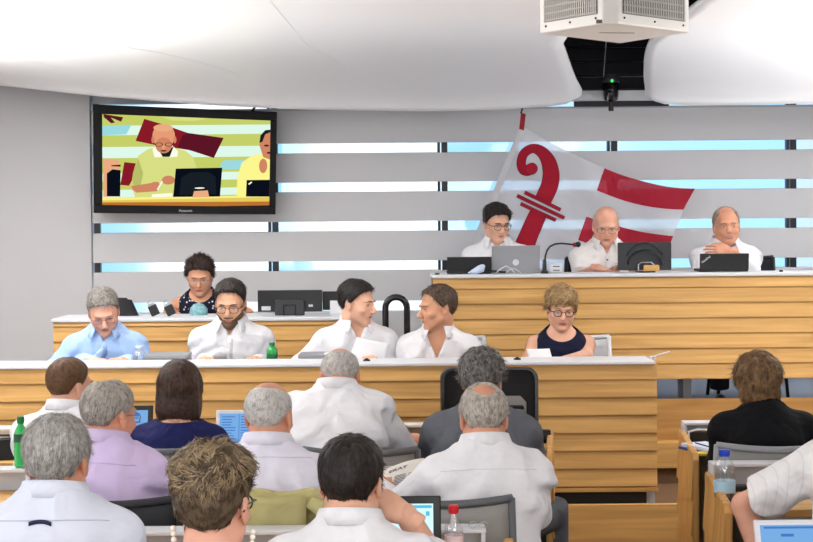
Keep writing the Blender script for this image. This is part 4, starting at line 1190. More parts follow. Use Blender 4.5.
# gooseneck microphone
Yg = YT + .12
t = thing('gooseneck_microphone', 'thin black gooseneck microphone standing between silver laptop and bald speaker', 'microphone', P(544.5, 272.5, Yg)); l0 = t.location.copy(); l0.z = TRIZ; t.location.z = TRIZ
q = MB(); q.lathe([(.022, 0), (.022, .012), (.013, .016), (.012, .075), (.007, .082)], 14); q.build('base', BLACK, t, smooth=True, angle=40)
pth = densify([tuple(P(x, y, Yg) - l0) for x, y in ((545, 263), (546.5, 252), (551, 245.5), (559, 243.2), (568, 244), (575, 244.6))], 6) if False else None
pp = [P(x, y, Yg) - l0 for x, y in ((544.8, 262), (545.4, 256), (547, 250.5), (550, 246.5), (555, 244), (561, 243.4), (568, 244), (574, 244.8))]
q = MB(); q.tube(pp, .0055, 8); q.build('neck', BLACK, t, smooth=True)
q = MB(); q.tube([P(573, 244.8, Yg) - l0, P(579.5, 244.6, Yg) - l0], [.011, .013], 10); q.sphere(P(578, 244.4, Yg) - l0, .017, 12, 8); q.build('microphone_head', BLACK, t, smooth=True)
q = MB(); q.tube([P(573.6, 244.8, Yg) - l0, P(575.4, 244.7, Yg) - l0], [.0135, .0145], 10); q.build('light_ring', mat('ring_red', (150, 30, 40), .4), t)
# socket box, folded card, cables
t = thing('socket_box', 'white socket box beside the gooseneck microphone on the tribune', 'socket', P(556, 273, YT + .22)); t.location.z = TRIZ
w = 13 * (YT + .22)/FPX
q = MB(); q.box((-w/2, 0, 0), (w/2, .06, .055)); q.build('housing', WHITE, t, bevel=.006)
for k in range(2):
    q = MB(); q.box((-.018, -.003, .012 + .022*k), (.022, .001, .017 + .022*k)); q.build('slot', BLACK, t)
q = MB(); q.sphere((0, 0, .022), (.05, .03, .024), 12, 8); q.v = [(x + .35*z, y, z + .018*x/.05*(1 if z > .02 else 0) + .004*math.sin(60*x + 40*y)) for x, y, z in q.v]
o = q.build('paper_tissue', mat('pale_blue_paper', (196, 212, 232), .8), None, smooth=True, solid=.002, loc=(P(475, 272, YT + .1).x, YT + .08, TRIZ)); tag(o, 'crumpled pale blue paper in front of the black laptop on the tribune', 'paper')
q = MB()
q.tube([(-.06, 0, .004), (-.03, 0, .03), (0, 0, .045), (.03, 0, .03), (.05, 0, .004)], .0035, 6); q.tube([(.0, .01, .004), (.02, .01, .022), (.05, .01, .03), (.09, .01, .004)], .003, 6)
o = q.build('cable', WHITE, None, smooth=True, loc=(P(506, 272, YT + .1).x, YT + .1, TRIZ)); tag(o, 'looped white cable in front of the silver laptop on the tribune', 'cable')
q = MB(); q.tube([(-.12, 0, .006), (-.04, .012, .010), (.02, 0, .016), (.10, .01, .007)], .006, 6)
o = q.build('cable', BLACK, None, smooth=True, loc=(P(490, 272, YT + .08).x, YT + .12, TRIZ)); tag(o, 'black cable lying between the two laptops on the tribune', 'cable')
q = MB(); q.lathe([(.012, 0), (.012, .008), (.006, .012)], 10); o = q.build('button', BLACK, None, smooth=True, loc=(P(779.5, 272, YT + .1).x, YT + .06, TRIZ)); tag(o, 'tiny black knob on the tribune top far right', 'knob')
q = MB(); q.lathe([(.014, 0), (.014, .006), (.007, .009)], 10); o = q.build('button', DGREY, None, smooth=True, loc=(P(437, 272, YT + .1).x, YT + .06, TRIZ)); tag(o, 'tiny dark knob at the left corner of the tribune top', 'knob')

# ------------------------------------------------------------------ on the side desk
Ys = YD + .2
def monitor_plain(label, x0, x1, y0, Y, zd, stand=True):
    a, b_ = P(x0, y0, Y), P(x1, y0, Y); w = b_.x - a.x; h = a.z - zd
    t = thing('monitor', label, 'monitor', ((a.x + b_.x)/2, Y, zd))
    q = MB(); q.box((-w/2, 0, .02), (w/2, .035, h)); q.build('screen_frame', BLACK, t, bevel=.004)
    q = MB(); q.box((-w/2 + .015, .0352, .035), (w/2 - .015, .0356, h - .014)); q.build('screen', emit('screen_grey_blue', (150, 170, 190), .5), t)
    return t, w, h
t, w, h = monitor_plain('black monitor seen from behind on the side desk, left of the dark-haired man', 257.5, 322, 290.5, Ys, SIDEZ)
q = MB(); q.box((-w*.23, -.03, 0), (w*.23, 0, h*.62)); st = q.build('rear_housing', mat('housing_dark', (44, 45, 49), .5), t, bevel=.006)
q = MB(); q.tube([(-.035, -.033, .0), (-.035, -.033, h*.42), (.035, -.033, h*.42), (.035, -.033, 0)], .004, 6); q.build('stand_arm', BLACKG, st)
q = MB(); q.box((-w*.44, -.002, h*.20), (-w*.30, 0, h*.36)); q.build('sticker', LGREY, t)
for dx in (.30, .335):
    q = MB(); q.box((w*dx - .004, -.002, h*.33), (w*dx + .008, 0, h*.42)); q.build('port', LGREY, t)
t, w, h = monitor_plain('dark grey monitor half hidden behind the dark-haired man on the side desk', 322.5, 352, 291.5, Ys + .16, SIDEZ)
q = MB(); q.box((-.05, 0, 0), (.03, .002, .085), Matrix.Rotation(R(-14), 4, 'X')); o = q.build('paper_card', WHITE, None, loc=(P(338, 316, Ys).x, Ys + .04, SIDEZ)); tag(o, 'upright white card behind the shoulder of the dark-haired man on the side desk', 'paper')
# dark bag, two black holders with silver clips, teal pouch
t = thing('bag', 'black bag standing on the side desk behind the man in the blue shirt', 'bag', (P(122, 318, Ys).x, Ys + .1, SIDEZ))
q = MB(); q.grid(lambda u, v: (.085*math.cos(2*PI*u)*(1 - .28*v) - .02*v, .05*math.sin(2*PI*u)*(1 - .6*v), .098*v - .006*math.sin(7*u)*v), 20, 8); q.build('pouch', mat('bag_black', (22, 22, 25), .8), t, smooth=True)
q = MB(); q.tube([(-.05, 0, .09), (-.045, 0, .104), (.01, 0, .104), (.02, 0, .09)], .005, 6); q.build('handle', BLACK, t)
for lab, x in (('black silver-clipped holder on the side desk nearer the blue-shirted man', 156), ('black silver-clipped holder on the side desk nearer the dotted top', 172)):
    t = thing('card_holder', lab, 'holder', (P(x, 318, Ys).x, Ys, SIDEZ), 0, 'black holders on the side desk')
    M = Matrix.Rotation(R(-24), 4, 'Y')
    q = MB(); q.box((-.026, -.012, -.002), (.026, .014, .062), M @ Matrix.Translation((0, 0, 0))); 
    o = q.build('case', BLACK, t, bevel=.004); o.location = (0, 0, .008)
    q = MB(); q.box((-.022, -.010, .060), (.018, .008, .074), M); q.tube([M @ Vector((-.012, -.004, .07)), M @ Vector((-.012, -.004, .092)), M @ Vector((.008, -.004, .092))], .003, 6)
    o = q.build('clip', METAL, t); o.location = (0, 0, .008)
q = MB(); q.sphere((0, 0, .0), (.055, .045, .055), 16, 10); 
for k in range(7): q.tube([(.056*math.cos(a)*math.cos(.5*k - 1.5), -.046*math.cos(.5*k-1.5)*abs(math.sin(a)) , .056*math.sin(.5*k - 1.5)) for a in np.linspace(.2, 2.9, 10)], .003, 5)
o = q.build('pouch', mat('teal_cloth', (128, 172, 178), .8, noise=.3, nscale=60), None, smooth=True, loc=(P(197, 318, Ys).x, Ys + .08, SIDEZ + .018)); tag(o, 'rounded teal pouch in front of the woman in the dotted top', 'pouch')

# ------------------------------------------------------------------ on the low counter
def pet(name, label, px, ybot, ytop, Y, zd, rpx, capm, bodym, label_m=None, water=None, group=None, frac=.55, text=None):
    """ribbed drinks bottle with cap, standing at z=zd"""
    a = P(px, ytop, Y); h = a.z - zd; r = rpx * Y / FPX
    t = thing(name, label, 'bottle', (a.x, Y, zd), 0, group)
    prof = [(r*.80, 0), (r*.97, h*.02), (r, h*.05)]
    for k in range(5): prof += [(r*.955, h*(.09 + .09*k)), (r, h*(.125 + .09*k))]
    prof += [(r, h*.60), (r*.92, h*.68), (r*.66, h*.77), (r*.44, h*.83), (r*.38, h*.86), (r*.38, h*.90)]
    q = MB(); q.lathe(prof, 22); q.build('bottle_body', bodym, t, smooth=True)
    q = MB(); q.lathe([(r*.52, h*.885), (r*.54, h*.90), (r*.52, h*.99), (r*.46, h)], 18); q.build('cap', capm, t, smooth=True, angle=35)
    q = MB(); q.lathe([(r*.50, h*.865), (r*.50, h*.88)], 16); q.build('neck_ring', capm, t)
    if water:
        q = MB(); q.lathe([(r*.76, h*.012), (r*.93, h*.03), (r*.93, h*frac)], 20); q.build('water', water, t, smooth=True, angle=40)
    if label_m:
        z0, z1 = label_m[1], label_m[2]
        q = MB(); q.lathe([(r*1.012, h*z0), (r*1.015, h*(z0 + .01)), (r*1.015, h*(z1 - .01)), (r*1.012, h*z1)], 22); lo = q.build('paper_label', label_m[0], t, smooth=True, angle=40)
        if text:
            for str_, zz, sz, m_ in text:
                vs, fs = text_mesh(str_, h*sz, True); q = MB(); R_ = r*1.02
                q.add([(R_*math.sin(v[0]/R_), -R_*math.cos(v[0]/R_), h*zz + v[1]) for v in vs], fs); q.build('lettering', m_, lo)
    return t
PETC = glass_thin('clear_plastic', (.97, .98, .99), .22); WATER = glass_thin('water', (.94, .97, .98), .06)
GREENB = mat('green_plastic', (28, 142, 66), .25, spec=.6); GREENC = mat('green_cap', (22, 118, 58), .4)
DKLAB = mat('dark_green_label', (18, 78, 50), .5)
pet('bottle', 'clear water bottle on the low counter beside the man in the blue shirt', 139, 361, 346, 8.14, LOWZ, 7, mat('cap_clear', (206, 214, 220), .4), PETC, None, WATER)
WT = mat('lettering_white', (225, 235, 228), .5)
pet('bottle', 'small green bottle on the low counter beside the bearded man', 272, 362, 342.5, 8.12, LOWZ, 5.6, GREENC, GREENB, (mat('deep_green_label', (14, 92, 52), .5), .18, .46))
def slab(label, x0, x1, yc, Y, zd, th, m, d=.22, name='laptop', cat='laptop'):
    a, b_ = P(x0, yc, Y), P(x1, yc, Y); w = b_.x - a.x
    t = thing(name, label, cat, ((a.x + b_.x)/2, Y, zd))
    q = MB(); q.box((-w/2, 0, 0), (w/2, d, th*.55)); q.build('base', m, t, bevel=.003)
    q = MB(); q.box((-w/2, 0, th*.6), (w/2, d, th)); q.build('lid', m, t, bevel=.003)
    return t
GSL = mat('grey_slab', (138, 140, 145), .45)
slab('closed grey laptop on the low counter between blue-shirted and bearded men', 143, 186, 357, 8.08, LOWZ, .055, GSL)
slab('closed grey laptop on the low counter in front of the dark-haired man', 298, 327, 357, 8.08, LOWZ, .050, GSL)
for lab, x in (('small black clip on the low counter edge between the two talking men', 366.5), ('small black clip on the low counter edge in front of the blonde woman', 517.5)):
    q = MB(); q.box((-.018, -.006, 0), (.018, .008, .008)); q.box((-.008, -.004, .008), (.008, .006, .014)); o = q.build('clip', BLACK, None, bevel=.002, loc=(P(x, 362, YF + .1).x, YF + .12, LOWTOP)); tag(o, lab, 'clip', 'clips on the low counter')
# white tag and pen at the right end
t = thing('pen_holder', 'white angled pen on its small holder at the right end of low counter', 'pen', (P(653, 364, YF + .1).x, YF + .1, LOWTOP))
q = MB(); q.box((-.02, -.01, 0), (.015, .01, .014)); q.build('holder', WHITE, t, bevel=.003)
q = MB(); q.tube([(.0, 0, .012), (.088, .02, .036)], [.0045, .003], 8); q.build('pen', WHITE, t, smooth=True)
q = MB(); q.sphere((0, -.011, .008), .004, 8, 5); q.build('red_dot', mat('ring_red', (150, 30, 40), .4), t)
# black arch between the two talking men
Ya = 8.95; a0, a1 = P(385.5, 320, Ya), P(407, 320, Ya); za = P(396, 297, Ya).z; w = a1.x - a0.x
t = thing('stand', 'tall black arch-shaped stand between the two men talking', 'stand', ((a0.x + a1.x)/2, Ya, PLZ))
pp = [(-w/2, 0, .02)] + [(-w/2, 0, z) for z in np.linspace(.3, za - PLZ - w/2, 5)] + [(-w/2*math.cos(s), 0, za - PLZ - w/2 + w/2*math.sin(s)) for s in np.linspace(.25, PI - .25, 9)] + [(w/2, 0, z) for z in np.linspace(za - PLZ - w/2, .3, 5)] + [(w/2, 0, .02)]
q = MB(); q.tube(pp, .019, 10, flat=(1, 1)); q.build('arch', BLACKG, t, smooth=True)
q = MB(); q.box((-w/2 - .06, -.14, 0), (w/2 + .06, .14, .022)); q.build('base_plate', BLACK, t, bevel=.006)

# ------------------------------------------------------------------ things on the audience desks
# open black case in front of the man in the grey suit
Yk = 6.90; a_, b_ = P(441, 369, Yk), P(538.5, 368, Yk); w = b_.x - a_.x; h = a_.z - DESKZ; Yk0 = 6.78
t = thing('case', 'open black case with rounded corners standing before the man in grey suit', 'case', ((a_.x + b_.x)/2, Yk, DESKZ))
def rrect(w, h, r, z0=0, n=6):
    o = []
    for cx_, cz_, s in ((w/2 - r, h - r, 0), (-w/2 + r, h - r, PI/2), (-w/2 + r, r, PI), (w/2 - r, r, 1.5*PI)):
        for k in range(n + 1): o.append((cx_ + r*math.cos(s + PI/2*k/n), 0, z0 + cz_ + r*math.sin(s + PI/2*k/n)))
    return o
M = Matrix.Rotation(R(-3), 4, 'X')
LID = mat('case_black', (18, 18, 20), .3); LIN = mat('case_lining', (34, 34, 37), .8); PKT = mat('case_pocket_grey', (158, 156, 153), .8)
q = MB(); out = rrect(w, h, .045); inn = [(x*.93, y, .018 + (z - .0)*.925) for x, y, z in out]
n = len(out); v = [M @ Vector((x, 0, z)) for x, _, z in out] + [M @ Vector((x, 0, z)) for x, _, z in inn] + [M @ Vector((x, .07, z)) for x, _, z in out]
q.add(v, [(i, (i+1) % n, n + (i+1) % n, n + i) for i in range(n)] + [(i, 2*n + i, 2*n + (i+1) % n, (i+1) % n) for i in range(n)] + [tuple(2*n + i for i in range(n))])
q.build('lid', LID, t, bevel=.002)
q = MB(); q.poly([M @ Vector((x, .03, z)) for x, _, z in inn][::-1]); 
for i in range(n): j = (i+1) % n; q.poly([M @ Vector((inn[i][0], 0, inn[i][2])), M @ Vector((inn[i][0], .03, inn[i][2])), M @ Vector((inn[j][0], .03, inn[j][2])), M @ Vector((inn[j][0], 0, inn[j][2]))])
q.build('lining', LIN, t)
q = MB(); q.prism([M @ Vector(p) for p in ((-w*.02, .022, .03), (w*.38, .022, .03), (w*.38, .022, h*.56), (w*.32, .022, h*.64), (-w*.02, .022, h*.64))], (0, .006, 0)); pk = q.build('pocket', PKT, t, bevel=.002)
q = MB(); q.tube([M @ Vector(p) for p in ((w*.20, .018, h*.48), (w*.20, .012, h*.50), (w*.34, .012, h*.50), (w*.34, .018, h*.48))], .008, 8); q.build('pocket_handle', BLACK, pk, smooth=True)
q = MB(); q.tube([M @ Vector((w*.42, -.004, h*.02)), M @ Vector((w*.425, -.006, h*.30))], .004, 6); q.build('stay', METAL, t)
q = MB(); q.box((-.012, -.006, h - .012), (.012, .004, h + .008)); q.build('catch', METAL, t)
q = MB(); q.box((-w/2, -.32, 0), (w/2, -.005, .045)); q.build('base', LID, t, bevel=.012)

def laptop_front(label, x0, x1, ytop, Y, scr, frame, zdesk=DESKZ, tilt=-16, rz=0, text=None):
    """open laptop with its screen towards the room"""
    a, b_ = P(x0, ytop, Y), P(x1, ytop, Y); w = b_.x - a.x; h = a.z - zdesk; hh = h/math.cos(R(tilt)) 
    t = thing('laptop', label, 'laptop', ((a.x + b_.x)/2, Y, zdesk), rz)
    q = MB(); q.box((-w/2, -w*.66, 0), (w/2, 0, .018)); q.build('base', frame, t, bevel=.004)
    q = MB(); q.box((-w/2 + .02, -w*.42, .018), (w/2 - .02, -w*.10, .020)); q.build('keyboard', BLACK, t)
    M = Matrix.Rotation(R(tilt), 4, 'X'); M = Matrix.Translation((0, 0, .012)) @ M
    q = MB(); q.box((-w/2, -.004, 0), (w/2, .006, hh - .012), M); lid = q.build('lid', frame, t, bevel=.004)
    bz = .016 if frame is not BLACK else .022
    sw_, sz0, sz1 = w/2 - bz, .02, hh - .012 - bz
    q = MB(); q.box((-sw_, -.0052, sz0), (sw_, -.0042, sz1), M); s_ = q.build('screen', scr, t)
    if text:
        q = MB()
        for (u0_, u1_, v_, th_) in text[1]: q.box((-sw_ + 2*sw_*u0_, -.0062, sz1 - (sz1 - sz0)*(v_ + th_)), (-sw_ + 2*sw_*u1_, -.0054, sz1 - (sz1 - sz0)*v_), M)
        q.build('screen_content', text[0], s_)
    return t
BLUS = emit('screen_blue', (120, 172, 226), .9); CYS = emit('screen_cyan', (206, 240, 255), 1.0); DKB = emit('screen_text_blue', (74, 120, 196), .9); NAVY = emit('screen_navy', (20, 40, 120), .8); AQUA = emit('screen_aqua', (90, 190, 226), .9)
rng_ = random.Random(4)
def lines(n, cols=((.06, .42), (.54, .94))): return [(c0, c0 + (c1 - c0)*rng_.uniform(.6, 1), .10 + .85*i/n, .30/n) for i in range(n) for c0, c1 in cols]
laptop_front('open laptop with a blue screen between lilac-shirted man and long-haired woman', 118, 151.5, 407, 6.86, BLUS, BLACK, text=(DKB, lines(7, ((.1, .9),))))
laptop_front('open silver laptop with blue text columns in front of the bald man in pale shirt', 215, 262, 411.5, 6.86, BLUS, WHITE, text=(DKB, lines(9) + [(.49, .505, .02, .94)]))
laptop_front('open black laptop with a white-blue page in front of the short dark-haired man', 352, 441, 498.5, 4.42, CYS, BLACK, tilt=-10, text=(AQUA, [(.02, .98, .03, .05), (.62, .70, .14, .08), (.90, .95, .14, .08), (.3, .5, .14, .06)]))
q_lt = laptop_front('open white laptop with a blue screen in the lower right corner', 758, 842, 524.5, 4.30, BLUS, WHITE, tilt=-24, text=(DKB, [(.28, .46, .22, .07), (.05, .9, .04, .05), (.1, .8, .5, .06)]))

pet('bottle', 'tall green drinks bottle on the white desk ledge at far left', 20.5, 466, 416.5, 5.86, LEDZ, 7.0, GREENC, mat('green_clear', (52, 176, 92), .2, spec=.6), (DKLAB, .50, .66))
pet('bottle', 'clear water bottle with red cap on the third desk row', 453.5, 542, 505, 4.46, DESKZ, 9.6, mat('cap_red', (206, 30, 44), .35), PETC, (mat('label_pale_pink', (232, 206, 206), .5), .30, .52), WATER, None, .58)
pet('bottle', 'clear half-full water bottle with blue cap right of the aisle', 724.5, 503, 449.5, 5.56, DESKZ, 10.6, mat('cap_blue', (36, 76, 200), .35), PETC, (mat('label_pale_blue', (176, 212, 232), .5), .12, .36), WATER, None, .50)
# spectacles on the ledge beside the red-capped bottle
t = thing('spectacles', 'clear spectacles lying on the white ledge beside the red-capped bottle', 'glasses', (P(478, 527, 4.62).x, 4.60, LEDZ))
for s in (-1, 1):
    q = MB(); q.tube([(s*.016 + .012*math.cos(a), 0, .010 + .009*math.sin(a)) for a in np.linspace(0, 2*PI, 16, endpoint=False)], .0012, 6, closed=True); rim = q.build('rim', METAL, t)
    q = MB(); q.tube([(s*.028, 0, .012), (s*.026, .05, .004)], .0012, 6); q.build('temple', METAL, t)
# newspaper held on the second desk row
def quadP(pts): return [P(x, y, Y) for x, y, Y in pts]
A, B, C, D = quadP(((383, 471, 5.62), (424, 458, 5.62), (420, 497, 5.40), (372, 503, 5.40)))
NP = mat('newsprint', (226, 222, 212), .9)
t = thing('newspaper', 'open newspaper propped in front of the white-shirted man with bald spot', 'newspaper', (A + B + C + D)/4); l0 = t.location.copy()
pt = lambda u, v, o=0: (A.lerp(B, u)).lerp(D.lerp(C, u), v) - l0 + Vector((0, -o, .0 + .008*math.sin(PI*u) + o*.6))
q = MB(); q.grid(lambda u, v: pt(u, v), 10, 10); q.build('sheet', NP, t, smooth=True, solid=.0015)
q = MB()
for c0, c1 in ((.05, .30), (.36, .62), (.68, .95)):
    for i in range(14):
        v = .36 + .6*i/14; 
        if c0 < .1 and .45 < v < .75: continue
        q.add([pt(c0, v, .003), pt(c1, v, .003), pt(c1, v + .018, .003), pt(c0, v + .018, .003)], [(0, 3, 2, 1)])
q.add([pt(.05, .285, .003), pt(.95, .285, .003), pt(.95, .30, .003), pt(.05, .30, .003)], [(0, 3, 2, 1)])
q.build('print', mat('newsprint_ink', (96, 98, 110), .9), t)
q = MB(); q.add([pt(.05, .46, .003), pt(.30, .46, .003), pt(.30, .74, .003), pt(.05, .74, .003)], [(0, 3, 2, 1)]); q.build('picture', mat('newsprint_picture', (206, 176, 160), .9), t)
vs, fs = text_mesh('ERAT', 1.0, True); mw = max(abs(v[0]) for v in vs)
q = MB(); q.add([pt(.40 + v[0]/mw*.22, .17 - v[1]*.11, .003) for v in vs], fs); q.build('masthead', mat('newsprint_blue', (64, 74, 120), .9), t)
# on the right front desk: notebook with papers, yellow pad, power strip with white cable
xb = P(700, 452, 6.78).x
t = thing('notebook', 'blue notebook with white pages on the front desk right of the aisle', 'notebook', (xb, 6.70, DESKZ), R(24))
q = MB(); q.box((-.055, -.11, 0), (.075, .11, .012)); q.build('cover', mat('notebook_blue', (52, 62, 128), .5), t, bevel=.002)
q = MB(); q.box((-.045, -.10, .0125), (.078, .10, .026)); q.build('pages', mat('page_pale_blue', (206, 216, 236), .8), t)
q = MB(); q.tube([(-.02, -.09, .029), (.0, .06, .029)], .003, 6); q.build('ribbon', BLACK, t)
q = MB(); q.box((-.06, -.03, 0), (.05, .03, .012)); o = q.build('notepad', mat('pad_yellow', (226, 200, 62), .7), None, bevel=.002, loc=(P(709, 459, 6.6).x, 6.585, DESKZ)); tag(o, 'yellow notepad beside the blue notebook on the front right desk', 'notepad')
t = thing('power_strip', 'black power strip with white cable inside the right front desk ledge', 'power strip', (P(692, 440, 6.98).x, 7.0, DESKZ))
q = MB(); q.box((-.02, -.02, 0), (.13, .02, .045)); q.build('strip', BLACK, t, bevel=.005)
q = MB(); q.tube([(-.02, -.06, .004), (-.02, -.05, .05), (.02, -.045, .06), (.07, -.03, .055)], .005, 8); q.build('cable', WHITE, t, smooth=True)
t = thing('socket_box', 'black socket unit in the desk ledge beside the open black case', 'socket', (P(544, 438, 7.0).x, 6.99, DESKZ))
q = MB(); q.box((-.05, -.02, 0), (.028, .02, .06)); q.build('housing', BLACK, t, bevel=.004)
for k in range(3):
    q = MB(); q.box((-.045 + .024*k, -.0215, .018), (-.026 + .024*k, -.0195, .042)); q.build('socket', DGREY, t)
q = MB(); q.box((-.10, -.09, 0), (.035, .09, .006)); o = q.build('paper_stack', mat('paper_white', (236, 236, 238), .8), None, loc=(P(536, 458, 6.7).x, 6.70, DESKZ)); tag(o, 'sheet of white paper at the right end of the front desk row', 'paper')
# black bag and white cup at far left on the front desk row
t = thing('bag', 'black bag on the front desk row beside the tall green bottle', 'bag', (P(2, 466, 6.62).x, 6.64, DESKZ))
q = MB(); q.grid(lambda u, v: (.075*math.cos(2*PI*u)*(1 - .12*v*v), .05*math.sin(2*PI*u)*(1 - .25*v), .082*v + .004*math.sin(9*u)*v), 20, 7); q.poly([(.066*math.cos(2*PI*u), .0375*math.sin(2*PI*u), .082) for u in np.linspace(0, 1, 18, endpoint=False)]); q.build('pouch', mat('bag_black', (22, 22, 25), .8), t, smooth=True)
q = MB(); q.tube([(-.04, 0, .08), (-.04, 0, .10), (.03, 0, .10), (.035, 0, .08)], .005, 6); q.build('handle', BLACK, t)
q = MB(); q.box((-.075, -.05, 0), (.075, .05, .012), Matrix.Rotation(.3, 4, 'Z')); q.box((-.07, -.046, .012), (.07, .046, .0145), Matrix.Rotation(.3, 4, 'Z'))
o = q.build('tablet', mat('dark_violet_case', (46, 38, 66), .5), None, bevel=.003, loc=(P(765, 508, 5.55).x, 5.50, DESKZ)); tag(o, 'dark violet tablet on the second desk right of the aisle', 'tablet')
q = MB(); q.box((-.035, -.02, 0), (.035, .02, .022)); o = q.build('phone', BLACK, None, bevel=.005, loc=(P(738, 497, 5.7).x, 5.70, DESKZ)); tag(o, 'small black device beside the blue-capped bottle', 'phone')
# ------------------------------------------------------------------ chairs
MESHG = mat('chair_mesh_grey', (150, 148, 144), .7, noise=.06, nscale=300); FRG = mat('chair_frame_grey', (92, 94, 98), .45); MESHW = mat('chair_mesh_pale', (206, 206, 208), .7); FRW = mat('chair_frame_pale', (214, 215, 218), .4)
DKF = mat('chair_fabric_dark', (50, 51, 55), .8); DKB_ = mat('chair_fabric_navy', (22, 26, 40), .8)
def make_chair(label, frame, back, seatm, w=.46, zt=.88, group=None, seat_z=.425):
    t = thing('chair', label, 'chair', (0, 0, 0), 0, group)
    q = MB(); q.grid(lambda u, v: ((u - .5)*w, -.22 + .44*v, seat_z - .02 - .012*math.sin(PI*u) - .03*max(0, v - .8)), 8, 8); q.build('seat', seatm, t, smooth=True, solid=.035)
    yb = lambda z: -.235 - .10*(z - .5)
    q = MB(); q.grid(lambda u, v: ((u - .5)*(w - .03)*(1 - .04*v), yb(.56 + (zt - .57)*v) - .045*math.cos(PI*(u - .5)) + .03, .56 + (zt - .57)*v - .004 + .012*(2*u-1)**2*v), 12, 8); q.build('backrest', back, t, smooth=True, solid=.012)
    q = MB(); pth = []
    for k in range(17): u = k/16; pth.append(((u - .5)*(w - .01)*.96, yb(zt) - .045*math.cos(PI*(u - .5)) + .03, zt + .012*(2*u - 1)**2))
    q.tube([(x, y, z) for x, y, z in pth], .013, 8, flat=(1, 1.0))
    for s in (-1, 1): q.tube([(s*(w/2 - .008)*.96, yb(zt) + .03, zt + .012), (s*(w/2 - .006), yb(.56) + .03, .56), (s*(w/2 - .02), -.12, seat_z - .03)], .013, 8)
    q.build('back_frame', frame, t, smooth=True)
    for sx in (-1, 1):
        for sy_ in (-1, 1):
            q = MB(); q.tube([(sx*(w/2 - .04), sy_*.17, seat_z - .03), (sx*(w/2 - .01), sy_*.21, .0)], [.014, .011], 8); q.build('leg', frame, t, smooth=True)
    return t
AUD = 'mesh chairs of the audience'; OFF = 'chairs of the officials'
chairs = {}
def chair_for(pid, kind, label, dz=0, dy=0.0, dx=0.0, rz=0.0, group=None):
    p = PEOPLE[pid]; o = p['o']; yaw = p['yaw'] + rz
    d = Matrix.Rotation(yaw, 3, 'Z') @ Vector((dx, dy, 0))
    loc = (o.x + d.x, o.y + d.y, p['floor'])
    if kind not in chairs:
        spec = {'grey': (FRG, MESHG, FRG, .46, .88), 'low': (FRG, MESHG, FRG, .44, .76), 'dark': (DKF, DKF, DKF, .48, .88), 'pale': (FRW, MESHW, FRW, .44, .86), 'palelow': (FRW, MESHW, FRW, .46, .77), 'navy': (BLACK, DKB_, DKB_, .46, .89), 'lgrey': (mat('chair_frame_light', (150, 152, 156), .4), MESHG, FRG, .48, .87)}[kind]
        t = make_chair(label, spec[0], spec[1], spec[2], spec[3], spec[4], group)
        t.location = loc; t.rotation_euler = (0, 0, yaw); chairs[kind] = t
    else: t = dup(chairs[kind], loc, yaw, label, group)
    if group: t['group'] = group
    return t

# ------------------------------------------------------------------ the people
H_DARK = hair_mat('hair_near_black', (14, 12, 12), (58, 50, 46)); H_BROWN = hair_mat('hair_dark_brown', (36, 26, 20), (104, 78, 58)); H_MID = hair_mat('hair_mid_brown', (48, 33, 22), (104, 76, 52))
H_GREY = hair_mat('hair_grey', (104, 102, 99), (206, 203, 198)); H_SALT = hair_mat('hair_salt_pepper', (72, 67, 62), (170, 164, 156)); H_BLON = hair_mat('hair_streaked_blonde', (84, 60, 38), (206, 172, 122)); H_WHITE = hair_mat('hair_white_grey', (140, 134, 128), (236, 230, 224))
H_ASH = hair_mat('hair_ash_brown', (38, 31, 26), (96, 80, 62)); H_ASHL = hair_mat('hair_ash_light', (56, 45, 35), (158, 136, 104)); H_TAN = hair_mat('hair_short_brown', (46, 36, 30), (122, 100, 82)); H_BOB = hair_mat('hair_golden_brown', (50, 34, 22), (146, 112, 74)); H_CURL = hair_mat('hair_black_brown', (16, 13, 12), (70, 52, 44)); H_GB = hair_mat('hair_grey_brown', (60, 52, 46), (158, 140, 122))
S_FAIR = skin('skin_fair', (220, 170, 144)); S_PINK = skin('skin_pink', (220, 164, 140)); S_TAN = skin('skin_tan', (203, 149, 119)); S_OLIVE = skin('skin_olive', (206, 156, 126)); S_RUDDY = skin('skin_ruddy', (208, 148, 120))
W1 = cloth('shirt_white', (229, 229, 233)); W2 = cloth('shirt_white_warm', (232, 229, 228)); W3 = cloth('shirt_pale_grey', (214, 214, 218)); W4 = cloth('shirt_pale_violet', (226, 224, 238)); BLU = cloth('shirt_blue', (164, 192, 232)); LIL = cloth('shirt_lilac', (208, 190, 226)); LBL = cloth('shirt_ice_blue', (216, 222, 236))
NAVYC = cloth('navy_fabric', (24, 28, 52)); NAVYB = cloth('navy_blue_knit', (30, 34, 82)); SUIT = cloth('grey_suit', (98, 101, 108)); BLKJ = cloth('black_jacket', (16, 16, 20)); TR_D = cloth('dark_trousers', (40, 42, 50)); TR_J = cloth('denim', (58, 70, 98)); TR_G = cloth('grey_suit_trousers', (92, 95, 102))
def dotted():
    m = cloth('navy_dotted', (26, 28, 48)); nt = m.node_tree; b = nt.nodes['Principled BSDF']
    tc = nt.nodes.new('ShaderNodeTexCoord'); v = nt.nodes.new('ShaderNodeTexVoronoi'); v.inputs['Scale'].default_value = 42; nt.links.new(tc.outputs['Object'], v.inputs['Vector'])
    r = nt.nodes.new('ShaderNodeValToRGB'); r.color_ramp.interpolation = 'CONSTANT'; r.color_ramp.elements[0].color = (*lin((222, 220, 226)), 1); r.color_ramp.elements[1].position = .24; r.color_ramp.elements[1].color = (*lin((24, 26, 44)), 1)
    nt.links.new(v.outputs['Distance'], r.inputs['Fac']); nt.links.new(r.outputs['Color'], b.inputs['Base Color'])
    return m
